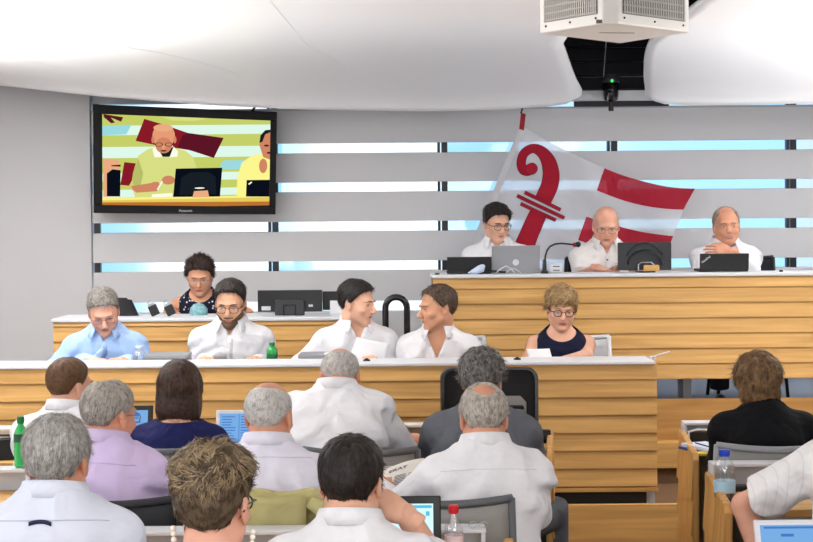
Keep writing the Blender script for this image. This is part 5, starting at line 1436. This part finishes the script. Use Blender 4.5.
def striped():
    m = cloth('white_striped_shirt', (236, 235, 236)); nt = m.node_tree; b = nt.nodes['Principled BSDF']
    tc = nt.nodes.new('ShaderNodeTexCoord'); v = nt.nodes.new('ShaderNodeTexWave'); v.inputs['Scale'].default_value = 11; v.bands_direction = 'X'; v.wave_profile = 'SAW'; nt.links.new(tc.outputs['Object'], v.inputs['Vector'])
    r = nt.nodes.new('ShaderNodeValToRGB'); r.color_ramp.elements[0].color = (*lin((238, 237, 238)), 1); r.color_ramp.elements[0].position = .86; r.color_ramp.elements[1].position = .92; r.color_ramp.elements[1].color = (*lin((227, 225, 229)), 1)
    nt.links.new(v.outputs['Color'], r.inputs['Fac']); nt.links.new(r.outputs['Color'], b.inputs['Base Color'])
    return m
DOTS = dotted(); STRIPE = striped()
G_BLK = mat('glasses_black', (18, 18, 20), .3); G_MET = mat('glasses_metal', (120, 110, 100), .3, metal=.6); G_RED = mat('glasses_red_brown', (110, 50, 44), .35)
BUTN = mat('button_dark_blue', (40, 56, 110), .4); NAVL = mat('loop_navy', (28, 34, 66), .7)
TOPBALD = [((0, .055, .115), (.062, .075, .06))]
LINE_RECEDE = [(0, .105), (25, .098), (42, .078), (58, .048), (72, .018), (84, -.014), (92, .006), (100, .018), (112, -.006), (126, -.045), (150, -.072), (180, -.078)]
LINE_W = [(0, .078), (30, .070), (50, .050), (62, .026), (75, -.004), (90, -.02), (110, -.045), (130, -.07), (180, -.085)]
OFFG = 'officials seated facing the audience'; AUDG = 'audience seated with their backs to the camera'
def off_arms(*a): return dict(ew=a)
def P2(a): return P(*a)
cast = [
 # --- officials at the low counter
 dict(id='blue', seed=11, px=103.5, py=311, Y=8.52, yaw=184, floor=PLZ, look=(8, -30, 6), size=1.0, head=0.99, hup=0.088, hy=0.09, lean=14, label='person in light blue shirt and glasses looking down at the low counter far left', group=OFFG,
  skin=S_PINK, browmat=H_SALT, bottom=TR_D, glasses=dict(mat=G_RED, r=.0011, h=.015), eyeopen=.1, fat=1.05, wide=1.08, belly=.03,
  hair=dict(mat=H_SALT, top=.012, side=.007, n=2200, line=HAIRLINE), armR=dict(ew=(P(54, 372, 8.58), P(92, 362, 8.14))), armL=dict(ew=(P(150, 372, 8.58), P(122, 362, 8.14))),
  top=dict(kind='shirt', mat=BLU, sleeve='long', placket=True, buttonmat=BUTN, open=.02)),
 dict(id='beard', seed=12, px=230.5, py=304, Y=8.52, yaw=180, floor=PLZ, look=(-4, -14, 0), head=1.0, hup=0.085, hy=.05, lean=8, label='bearded person in pale grey shirt with black glasses at the low counter', group=OFFG,
  skin=S_OLIVE, browmat=H_DARK, bottom=TR_D, glasses=dict(mat=G_BLK, r=.0018, h=.019), eyeopen=.3, jaw=.9, fat=.95,
  beard=dict(mat=H_BROWN, t=.0026), hair=dict(mat=H_DARK, top=.018, side=.003, n=2400, line=[(0, .088), (30, .082), (48, .060), (60, .036), (72, .010), (84, -.030), (92, .006), (100, .018), (112, -.006), (126, -.045), (150, -.072), (180, -.080)]),
  armR=dict(ew=(P(197, 372, 8.58), P(205, 361, 8.16)), curl=.6), armL=dict(ew=(P(267, 372, 8.58), P(256, 361, 8.16)), curl=.6),
  top=dict(kind='shirt', mat=W3, sleeve='long', placket=True, pocket=True, open=.03, buttonmat=WHITE)),
 dict(id='dark', kneeL=0.0, seed=13, px=357, py=303, Y=8.52, yaw=192, floor=PLZ, look=(52, -8, 0), head=0.98, hup=0.1, hy=.05, lean=10, label='dark-haired person in white shirt turned towards his neighbour at the low counter', group=OFFG,
  skin=S_FAIR, browmat=H_DARK, bottom=TR_D, eyeopen=.5, nose=1.25, jaw=.95, wide=1.04,
  hair=dict(mat=H_DARK, top=.016, side=.009, n=2400), armR=dict(ew=(P(301, 366, 8.58), P(332, 361, 8.12))), armL=dict(ew=(P(386, 370, 8.58), P(372, 360, 8.12)), curl=.8),
  top=dict(kind='shirt', mat=W1, sleeve='long', placket=True, open=.05)),
 dict(id='tan', kneeR=0.0, seed=14, px=437.5, py=308, Y=8.52, yaw=174, floor=PLZ, look=(-62, -6, 4), head=0.99, hup=0.105, hy=.04, lean=10, label='tanned person in open-necked white shirt turned to the dark-haired neighbour', group=OFFG,
  skin=S_TAN, browmat=H_GB, bottom=TR_D, eyeopen=.4, nose=1.2, wide=1.0,
  hair=dict(mat=H_TAN, top=.014, side=.009, n=2400, line=[(0, .088), (25, .084), (42, .066), (58, .040), (72, .014), (84, -.02), (92, .006), (100, .018), (112, -.006), (126, -.045), (150, -.072), (180, -.078)]), armR=dict(ew=(P(417, 368, 8.48), P(430, 366, 8.14))), armL=dict(ew=(P(482, 366, 8.50), P(466, 366, 8.14))),
  top=dict(kind='shirt', mat=W1, sleeve='short', placket=True, open=.11, cut=.9)),
 dict(id='blonde', seed=15, sex='f', px=561.5, py=308, Y=8.52, yaw=178, floor=PLZ, look=(4, -14, -3), head=1.0, hup=0.105, hy=.05, lean=8, label='blonde person in sleeveless navy dress and dark glasses reading at the low counter', group=OFFG,
  skin=S_FAIR, browmat=H_BLON, bottom=NAVYC, glasses=dict(mat=G_BLK, r=.0020, w=.022, h=.018), eyeopen=.15, bottom_name='skirt', wide=.98, armfat=1.05, neck=.048,
  hair=dict(mat=H_BLON, top=.018, side=.013, back=.014, amp=.55, cut=[((.020, .118, .040), (.030, .05, .030))], n=3600, len=.05, mess=.03, w=.0014, grav=(.10, .02, -.06), line=[(0, .045), (25, .040), (45, .030), (60, .012), (75, -.012), (90, -.03), (110, -.045), (130, -.06), (180, -.07)], extra=[((.012, .062, .075), (.055, .036, .030))]),
  armR=dict(ew=(P(529, 358, 8.50), P(538, 363, 8.14))), armL=dict(ew=(P(586, 356, 8.48), P(560, 362, 8.12))),
  top=dict(kind='dress', name='dress', mat=NAVYC, sleeve='none', cutneck=((0, .06, .0), (.092, .13, .085)), strap=.150, wrinkle=.004)),
 dict(id='curly', seed=16, sex='f', px=200, py=276, Y=9.88, yaw=180, floor=PLZ, look=(2, -20, 0), head=1.0, hup=0.09, hy=.06, lean=10, label='dark curly-haired person in navy dotted sleeveless top behind the side desk', group=OFFG,
  skin=S_TAN, browmat=H_CURL, bottom=TR_D, glasses=dict(mat=G_MET, r=.0010), eyeopen=.2, fat=1.1, armfat=1.15, wide=1.06,
  hair=dict(mat=H_CURL, top=.020, side=.014, back=.014, amp=.7, freq=(60, 60, 60), n=3200, mess=.2, len=.022, curl=.004, lift=.5, w=.0016, line=LINE_W),
  armR=dict(ew=(P(170, 312, 9.86), P(182, 321, 9.56))), armL=dict(ew=(P(247, 314, 9.8), P(220, 321, 9.56))),
  top=dict(kind='top', name='dotted_top', mat=DOTS, sleeve='none', cutneck=((0, .06, .0), (.080, .12, .085)), strap=.150, wrinkle=.004)),
 # --- tribune
 dict(id='young', seed=17, px=497, py=223.5, Y=9.95, yaw=176, floor=TPZ, look=(24, -14, 0), head=0.95, hup=0.1, hy=.045, lean=8, label='young person with black glasses in white shirt behind the silver laptop', group=OFFG,
  skin=S_FAIR, browmat=H_DARK, bottom=TR_D, glasses=dict(mat=G_BLK, r=.0017), eyeopen=.2,
  hair=dict(mat=H_DARK, top=.022, side=.010, n=2400), armR=dict(ew=(P(474, 276, 9.9), P(492, 278, 9.62))), armL=dict(ew=(P(524, 276, 9.9), P(508, 278, 9.62))),
  top=dict(kind='shirt', mat=W1, sleeve='long', open=.02)),
 dict(id='bald', seed=18, px=606, py=225.5, Y=9.92, yaw=180, floor=TPZ, look=(-4, -18, 0), head=1.0, hup=0.095, hy=.05, lean=10, label='bald person with glasses holding a pen behind the tall tribune in front of flag', group=OFFG,
  skin=S_PINK, browmat=H_WHITE, bottom=TR_D, glasses=dict(mat=G_MET, r=.0013), eyeopen=.25, fat=1.05, belly=.02,
  hair=dict(mat=H_WHITE, top=.003, side=.004, n=600, len=.012, line=[(0, .2), (55, .2), (75, .05), (84, -.01), (92, .006), (100, .018), (112, -.006), (126, -.045), (180, -.078)], bald=[((0, .02, .11), (.075, .10, .055))]),
  armR=dict(ew=(P(583, 276, 9.86), P(598, 268.5, 9.54)), curl=.55, hdir=(.10, -.12, -.02)), armL=dict(ew=(P(640, 276, 9.86), P(630, 264.5, 9.54)), curl=.75, hdir=(-.12, -.05, .0)),
  top=dict(kind='shirt', mat=W2, sleeve='short', placket=True, open=.03, cut=.9, buttonmat=mat('button_dark', (50, 50, 60), .5))),
 dict(id='smile', seed=19, px=726.5, py=226, Y=9.95, yaw=178, floor=TPZ, look=(0, -3, 3), head=1.0, hup=0.095, hy=.05, lean=8, label='smiling person in white shirt with hand raised at far right of tribune', group=OFFG,
  skin=S_RUDDY, browmat=H_GB, bottom=TR_D, eyeopen=.35, smile=1.5, fat=1.03, jaw=1.0,
  hair=dict(mat=H_GB, top=.007, side=.007, n=1500, len=.02, line=LINE_RECEDE, bald=[((0, .05, .112), (.055, .07, .05))]),
  armR=dict(ew=(P(700, 276, 9.85), P(716, 279, 9.62))), armL=dict(ew=(P(751, 268, 9.72), P(730, 251.5, 9.62)), hdir=(-.16, -.02, .015), back=(0, -1, .35), curl=.25, spread=.6),
  top=dict(kind='shirt', mat=W1, sleeve='long', open=.05)),
 # --- front row of the audience
 dict(id='buzz', seed=21, px=70, py=386, Y=6.35, yaw=-14, floor=FLOORZ, look=(-24, -4, 0), head=0.92, hup=0.085, hy=.035, lean=10, label='short-haired person in white shirt with head turned right in the front row left', group=AUDG,
  skin=S_FAIR, browmat=H_MID, bottom=TR_D, hair=dict(mat=H_MID, top=.010, side=.006, n=2600, len=.014), 
  top=dict(kind='shirt', mat=W1, sleeve='long')),
 dict(id='long', seed=22, sex='f', px=180, py=389, Y=6.30, yaw=-2, floor=FLOORZ, look=(0, -6, 0), head=0.95, hup=0.105, hy=.04, lean=8, label='long brown-haired person in navy blue top in the front row', group=AUDG,
  skin=S_FAIR, browmat=H_BROWN, bottom=TR_J, face=False,
  hair=dict(mat=hair_mat('hair_long_brown', (30, 22, 19), (96, 70, 56)), res=.005, lo=(-.14, -.17, -.24), hi=(.14, .13, .165), top=.016, side=.022, back=.026, amp=.25, freq=(60, 60, 6), n=5200, len=.08, lift=.03, mess=.012, w=.0012, grav=(0, 0, -.25), line=LINE_W, extra=[((0, -.065, -.05), (.094, .060, .098)), ((-.068, -.02, -.05), (.034, .065, .11)), ((.068, -.02, -.05), (.034, .065, .11)), ((0, -.07, -.095), (.094, .043, .045))]),
  top=dict(kind='top', name='knit_top', mat=NAVYB, sleeve='long', cutneck=((0, .0, .045), (.135, .14, .085)), wrinkle=.005)),
 dict(id='lean', seed=23, px=340, py=377, Y=6.45, yaw=-4, floor=FLOORZ, look=(6, -30, 0), head=0.95, hup=0.025, hy=0.13, lean=24, hunch=.05, label='balding person in short-sleeved white shirt hunched over the front row desk', group=AUDG,
  skin=S_RUDDY, browmat=H_GREY, bottom=TR_D, face=False, wide=1.05, torso=.52, shup=.02, hair=dict(mat=H_GREY, top=.004, side=.006, n=1500, len=.016, bald=[((0, -.02, .105), (.060, .085, .055))]),
  armR=((.10, .16, -.22), (.02, .18, -.04)), armL=((.10, .16, -.22), (-.05, .18, -.04)), top=dict(kind='shirt', mat=W1, sleeve='short', cut=.88, wrinkle=.015)),
 dict(id='suit', seed=24, px=482, py=380, Y=6.32, yaw=-4, floor=FLOORZ, look=(-6, -6, 0), head=0.95, hup=0.1, hy=.05, lean=10, label='person with bushy grey hair in grey suit before the open black case', group=AUDG,
  skin=S_RUDDY, browmat=H_SALT, bottom=TR_G, face=False, wide=1.02, kneeR=.30, hair=dict(mat=hair_mat('hair_bushy_grey', (52, 48, 46), (156, 152, 148)), top=.022, side=.018, back=.016, amp=.6, n=4200, len=.03, mess=.06, lift=.12),
  armR=((.02, .10, -.26), (-.05, .22, .0)), top=dict(kind='jacket', name='jacket', mat=SUIT, sleeve='long', off=.020, collar_h=.028, wrinkle=.010)),
 dict(id='bob', arm=((.0, .10, -.25), (-.06, .22, .02)), hx=-0.02, seed=25, sex='f', px=757, py=383, Y=6.30, yaw=-4, floor=FLOORZ, look=(6, -6, 0), head=0.95, hup=0.085, hy=.04, lean=8, label='person with golden-brown bobbed hair in black jacket right of the aisle', group=AUDG,
  skin=S_FAIR, browmat=H_BOB, bottom=TR_D, face=False, wide=0.98, shoulder=0.158, hair=dict(mat=H_BOB, res=.005, lo=(-.14, -.17, -.16), hi=(.14, .14, .18), top=.026, side=.022, back=.030, amp=.5, freq=(40, 40, 26), n=5200, len=.05, lift=.04, mess=.03, w=.0013, curl=.002, grav=(0, 0, -.12), line=LINE_W, extra=[((0, -.055, -.045), (.092, .065, .06))]),
  top=dict(kind='jacket', name='jacket', mat=BLKJ, sleeve='long', off=.022, collar_h=.022, wrinkle=.004)),
 # --- second row
 dict(id='lilac', seed=31, px=109.5, py=415, Y=5.22, yaw=-14, floor=FLOORZ, look=(-20, -8, 0), head=0.94, hup=0.075, hy=.05, lean=12, label='grey-haired person with glasses in lilac shirt in the second row', group=AUDG,
  skin=S_RUDDY, browmat=H_SALT, bottom=TR_D, wide=1.1, glasses=dict(mat=G_MET, r=.0016), hair=dict(mat=H_SALT, top=.010, side=.008, n=3200, len=.022, bald=[((-.01, -.03, .135), (.03, .035, .03))]),
  armL=((.16, .06, -.20), (-.02, .22, -.06)), armR=((.05, .08, -.26), (-.06, .22, .0)), top=dict(kind='shirt', mat=LIL, sleeve='short', cut=.95, yoke=.07, seammat=cloth('lilac_seam', (190, 172, 210)))),
 dict(id='pale', seed=32, px=269.5, py=416, Y=5.20, yaw=-4, floor=FLOORZ, look=(-10, -8, 0), head=0.94, hup=0.08, hy=.05, lean=10, label='bald person with grey sides in pale violet shirt behind the olive jacket', group=AUDG,
  skin=S_RUDDY, browmat=H_GREY, bottom=TR_D, hair=dict(mat=H_GREY, top=.003, side=.006, n=2200, len=.014, edge=.03, line=[(0, .2), (60, .2), (74, .055), (84, -.012), (92, .006), (100, .020), (112, -.002), (126, -.040), (150, -.066), (180, -.072)], bald=[((0, .03, .115), (.078, .115, .062))]),
  top=dict(kind='shirt', mat=W4, sleeve='long', yoke=.045, seammat=cloth('pale_seam', (206, 204, 222)), open=0)),
 dict(id='spot', seed=33, px=483.5, py=418, Y=5.20, yaw=3, floor=FLOORZ, look=(0, -14, 0), head=0.93, hup=0.075, hy=.05, lean=14, label='person with bald spot in white shirt reading a newspaper in the second row', group=AUDG,
  skin=S_RUDDY, browmat=H_GREY, bottom=TR_D, wide=0.97, hair=dict(mat=hair_mat('hair_spot_grey', (84, 74, 64), (200, 192, 182)), top=.008, side=.010, back=.010, n=3200, len=.022, bald=[((0, -.070, .098), (.040, .050, .042))]),
  armL=((.17, .10, -.20), (.0, .22, -.02)), armR=((.0, .06, -.27), (-.06, .22, .02)), top=dict(kind='shirt', mat=W1, sleeve='long', yoke=.078, seammat=cloth('white_seam', (214, 214, 220)), wrinkle=.017)),
 dict(id='stripe', seed=34, px=861, py=394, Y=5.10, yaw=6, floor=FLOORZ, look=(6, -6, 0), head=1.02, hup=0.11, hy=.05, lean=16, label='person in short-sleeved white striped shirt cut off by the right picture edge', group=AUDG,
  skin=S_PINK, browmat=H_BROWN, bottom=TR_J, wide=1.1, armfat=1.1, hair=dict(mat=H_BROWN, top=.014, side=.010, n=1500), armL=dict(ew=(P(745, 506, 5.22), P(760, 556, 5.14)), curl=.5), 
  top=dict(kind='shirt', mat=STRIPE, sleeve='short', cut=.78, flare=.016)),
 # --- third row and nearest
 dict(id='ice', seed=41, px=58, py=461, Y=3.97, yaw=-3, floor=FLOORZ, look=(-2, -6, 0), head=0.93, hup=0.075, hy=.04, lean=8, label='grey-haired person in pale blue shirt with hanger loop at lower left', group=AUDG,
  skin=S_RUDDY, browmat=hair_mat('hair_silver', (112, 109, 105), (222, 219, 214)), bottom=TR_D, fine=.0036, hair=dict(mat=H_GREY, res=.0034, top=.014, side=.010, back=.012, amp=.4, n=6500, len=.028, w=.0009, line=HAIRLINE, bald=[((0, -.01, .150), (.02, .02, .02))]),
  top=dict(kind='shirt', mat=LBL, sleeve='long', yoke=.058, seammat=cloth('ice_seam', (180, 186, 204)), loop=NAVL, res=.007)),
 dict(id='black', seed=42, px=351.5, py=483, Y=3.98, yaw=-3, floor=FLOORZ, look=(-6, -8, 0), head=0.93, hup=0.085, hy=.05, lean=10, label='short dark-haired person in white shirt propping his cheek on one hand', group=AUDG,
  skin=S_FAIR, browmat=H_DARK, bottom=TR_D, fine=.0036, hair=dict(mat=H_DARK, res=.0034, top=.016, side=.009, back=.011, amp=.35, n=6000, len=.022, w=.0009, line=[(0, .08), (30, .074), (48, .055), (60, .036), (72, .014), (84, -.03), (92, .006), (100, .018), (112, -.010), (126, -.060), (150, -.092), (180, -.098)]),
  armR=dict(ew=(P(436, 566, 4.10), P(406, 514, 4.07)), hdir=(-.11, .02, .075), back=(.5, -.6, .8), curl=.75), top=dict(kind='shirt', mat=W1, sleeve='short', res=.007)),
 dict(id='curls', seed=43, sex='f', px=214, py=504, Y=3.05, yaw=-4, floor=FLOORZ, look=(-10, -4, 0), head=0.9, hup=0.11, hy=.04, lean=8, label='person with short tousled ash-brown hair and pearl earrings nearest the camera', group=AUDG,
  skin=S_PINK, browmat=H_ASH, bottom=TR_D, fine=.0036, neck=.050, glasses=dict(mat=G_BLK, r=.0018), hair2=dict(name='hair_highlights', strands_only=True, mat=H_ASHL, res=.0036, lo=(-.13, -.16, -.125), hi=(.13, .14, .19), top=.030, side=.006, back=.011, amp=.25, freq=(40, 40, 36), n=2600, len=.034, w=.0017, mess=.09, clump=45, lift=.10, curl=.003, edge=.03, line=[(0, .085), (60, .060), (90, .040), (130, .022), (180, .005)]), hair=dict(mat=H_ASH, res=.0036, lo=(-.13, -.16, -.125), hi=(.13, .14, .19), top=.026, side=.006, back=.013, amp=.5, freq=(46, 46, 36), n=6000, len=.022, w=.0014, mess=.03, clump=60, lift=.0, curl=.001, line=[(0, .080), (30, .074), (48, .055), (60, .036), (72, .014), (84, -.03), (92, .006), (100, .018), (112, -.010), (126, -.055), (150, -.085), (180, -.090)]),
  top=dict(kind='top', name='blouse', mat=W1, sleeve='long', cutneck=((0, .01, .03), (.10, .11, .055)))),
]
for q in cast:
    if q['floor'] == FLOORZ and q['id'] != 'stripe': q['deskz'] = DESKZ
    person(q); PEOPLE[q['id']]['floor'] = q['floor']
    if CHECK: print('HIP %-7s seat %.3f' % (q['id'], PEOPLE[q['id']]['hz'] - q['floor'] - .09))
# pearl earrings of the nearest person
p = PEOPLE['curls']; HRc = Matrix.Rotation(R(-10), 3, 'Z') @ Matrix.Rotation(R(-4), 3, 'X')
for s in (-1, 1):
    b = MB()
    for k in range(3): b.sphere(p['HC'] + HRc @ Vector((s*(.083 - .001*k), -.004, -.050 - .011*k)), .006, 10, 7)
    b.build('earring', mat('pearl', (232, 226, 214), .2), p['root'], True)
# chairs
for pid, kind, lab in (('buzz', 'low', 'grey mesh chair under the short-haired person in the front row left'), ('long', 'grey', 'grey mesh chair behind the long brown-haired person'), ('lean', 'grey', 'grey mesh chair behind the hunched balding person'), ('suit', 'low', 'grey mesh chair under the person in grey suit'),
    ('spot', 'grey', 'grey mesh chair behind the newspaper reader, by the red-capped bottle'), ('pale', 'grey', 'grey mesh chair under the olive jacket'), ('lilac', 'dark', 'dark solid chair back behind the person in lilac shirt'), ('stripe', 'grey', 'grey mesh chair behind the striped shirt at the right edge'),
    ('bob', 'lgrey', 'light grey mesh chair behind the person in black jacket'), ('ice', 'low', 'grey mesh chair under the person with hanger loop shirt'), ('black', 'low', 'grey mesh chair under the person propping his cheek'), ('curls', 'low', 'grey mesh chair under the person with pearl earrings')):
    chair_for(pid, kind, lab, group=AUD, **{'lilac': dict(rz=R(14), dx=.10), 'spot': dict(dx=-.155, rz=R(-4)), 'lean': dict(dx=.14)}.get(pid, {}))
for pid, kind, lab in (('blonde', 'pale', 'pale chair beside the blonde person at the low counter'), ('tan', 'pale', 'pale chair behind the tanned person at the low counter'), ('blue', 'palelow', 'pale chair behind the blue-shirted person'), ('beard', 'palelow', 'pale chair behind the bearded person'), ('dark', 'palelow', 'pale chair behind the dark-haired talking person'),
    ('curly', 'navy', 'dark chair behind the person in the dotted top'), ('young', 'navy', 'dark chair behind the young person with glasses'), ('bald', 'navy', 'dark chair behind the bald speaker'), ('smile', 'navy', 'dark chair behind the smiling person')):
    chair_for(pid, kind, lab, group=OFF, dx={'blonde': -.085, 'tan': -.03, 'smile': -.15}.get(pid, 0))
# sheets of paper in hands
def sheet(label, pts, m, Y, Yb):
    A, B, C, D = [P(x, y, yy) for (x, y), yy in zip(pts, (Y, Y, Yb, Yb))]
    l0 = (A + B + C + D)/4
    q = MB(); q.grid(lambda u, v: A.lerp(B, u).lerp(D.lerp(C, u), v) - l0 + Vector((0, -.012*math.sin(PI*u), 0)), 10, 8)
    return tag(q.build('paper', m, None, smooth=True, solid=.0015, loc=l0), label, 'paper')
PAPER = mat('paper_white', (236, 236, 238), .8)
sheet('sheet of paper held upright by the dark-haired talking person', [(357, 337), (390, 344), (386, 361), (349, 361)], mat('paper_grey_white', (222, 224, 228), .8), 8.12, 8.10)
sheet('small white sheet in front of the blonde person', [(526.5, 349), (549.5, 348.5), (553, 361), (530, 361)], PAPER, 8.09, 8.07)
pw = PEOPLE['bald']
q = MB(); a, b_ = P(604, 270.5, 9.47), P(617, 264.0, 9.45); q.tube([(0, 0, 0), b_ - a], [.0035, .0045], 8)
tag(q.build('pen', WHITE, None, smooth=True, loc=a), 'white pen in the hand of the bald speaker', 'pen')
# olive jacket over the chair of the bald person in pale shirt
p = PEOPLE['pale']; o = p['o']
OLIVE = cloth('olive_jacket', (182, 174, 122))
t = thing('jacket', 'olive jacket draped over the chair back behind the pale violet shirt', 'jacket', (o.x + .02, o.y - .285, FLOORZ + .90))
def drape(u, v):
    x = (u - .5)*.46; s = (v - .5)*2          # over the top: front flap to back flap
    yy = .05*math.copysign(abs(s)**.7, s) if abs(s) < .5 else math.copysign(.05 + .018*math.sin(u*9 + s*2)*.6, s)
    zz = .018*(1 - min(1, abs(s)*2)**2) - max(0, abs(s) - .25)*.62 - .05*max(0, abs(u - .5) - .34)*4*.6
    return (x*(1 + .04*math.sin(6*v)), -yy, zz + .006*math.sin(u*17))
q = MB(); q.grid(drape, 26, 26); q.build('jacket_body', OLIVE, t, smooth=True, solid=.010)
q = MB(); q.tube([(.15, -.055, -.005), (.20, -.062, -.03), (.235, -.06, -.09), (.245, -.05, -.20), (.24, -.05, -.32)], [.03, .05, .058, .056, .05], 12, flat=(1, .55)); q.build('sleeve', OLIVE, t, smooth=True)
q = MB(); q.grid(lambda u, v: (-.06 + .20*u, -.07 - .006*math.sin(PI*u), .015 - .22*v*(.4 + .6*u)), 8, 8); q.build('lapel', OLIVE, t, smooth=True, solid=.006)
# ------------------------------------------------------------------ sky and added area lights
w = bpy.data.worlds.new('sky'); SC.world = w; w.use_nodes = True; nt = w.node_tree
bg = nt.nodes['Background']; tc = nt.nodes.new('ShaderNodeTexCoord'); sp = nt.nodes.new('ShaderNodeSeparateXYZ'); nt.links.new(tc.outputs['Generated'], sp.inputs[0])
dv = nt.nodes.new('ShaderNodeMath'); dv.operation = 'DIVIDE'; nt.links.new(sp.outputs['X'], dv.inputs[0]); nt.links.new(sp.outputs['Y'], dv.inputs[1])
mr = nt.nodes.new('ShaderNodeMapRange'); mr.inputs['From Min'].default_value = -.30; mr.inputs['From Max'].default_value = .30; nt.links.new(dv.outputs[0], mr.inputs['Value'])
# each window section's blue-to-white fade, put into the sky colour by bearing
r = nt.nodes.new('ShaderNodeValToRGB'); cr = r.color_ramp
BL, WH, LV = (*lin((150, 208, 240)), 1), (*lin((250, 253, 255)), 1), (*lin((196, 220, 250)), 1)
def bear(px): return ((px - 406.5)/1570 + .30)/.60
st = [(97, BL), (135, (*lin((176, 222, 246)), 1)), (160, WH), (262, WH), (276, BL), (300, (*lin((176, 222, 246)), 1)), (345, WH), (436, WH), (447, BL), (520, (*lin((164, 212, 250)), 1)), (600, (*lin((196, 232, 250)), 1)), (640, (*lin((176, 226, 250)), 1)), (785, (*lin((168, 222, 250)), 1)), (800, LV)]
cr.elements[0].position = bear(st[0][0]); cr.elements[0].color = st[0][1]; cr.elements[1].position = bear(st[-1][0]); cr.elements[1].color = st[-1][1]
for px, c_ in st[1:-1]:
    e = cr.elements.new(bear(px)); e.color = c_
nt.links.new(mr.outputs[0], r.inputs['Fac']); nt.links.new(r.outputs['Color'], bg.inputs['Color']); bg.inputs['Strength'].default_value = 1.25
def area(name, loc, rot, sx, sy, e, col=(1, .97, .93), spread=None):
    l = bpy.data.lights.new(name, 'AREA'); l.shape = 'RECTANGLE'; l.size = sx; l.size_y = sy; l.energy = e; l.color = col
    if spread: l.spread = R(spread)
    o = bpy.data.objects.new(name, l); COL.objects.link(o); o.location = loc; o.rotation_euler = [R(a) for a in rot]
    return o
# added area lights: overhead fill for people, upward ceiling wash, side and rear fill
area('overhead_fill', (-1.6, 1.5, 2.9), (12, 0, 0), 1.2, 3.5, 30)  # unseen overhead fill added for audience and officials, no fitting built
area('overhead_fill', (1.8, 1.5, 2.9), (12, 0, 0), 1.2, 3.5, 46)
area('overhead_fill', (-1.5, 7.0, 2.92), (30, 0, 0), 1.6, .5, 20, spread=120)
area('overhead_fill', (2.4, 7.2, 2.92), (26, 0, 0), 1.6, .5, 26, spread=120)
area('upward_fill', (-3.3, 7.6, 1.75), (180, 32, 0), .5, 4, 158, spread=114)  # unseen wash added to brighten the ceiling shells
area('upward_fill', (3.9, 8.0, 1.75), (180, -32, 0), .5, 4.4, 112, spread=114)
area('upward_fill', (0.2, 1.5, 2.3), (180, 0, 0), 5, 2.5, 60, spread=120)
area('side_fill', (-5.1, 2.0, 1.7), (0, -90, 0), 1.6, 6, 90, (.94, .97, 1))  # added fill along the solid left wall, no opening there
area('rear_fill', (0, -4.4, 1.9), (90, 0, 0), 8, 1.6, 210, (.96, .98, 1))  # added frontal fill for walls and backs, rear wall is solid
vs_ = SC.view_settings
vs_.view_transform = 'Standard'; vs_.look = 'None'; vs_.gamma = 1; vs_.use_curve_mapping = False; vs_.exposure = 0.2
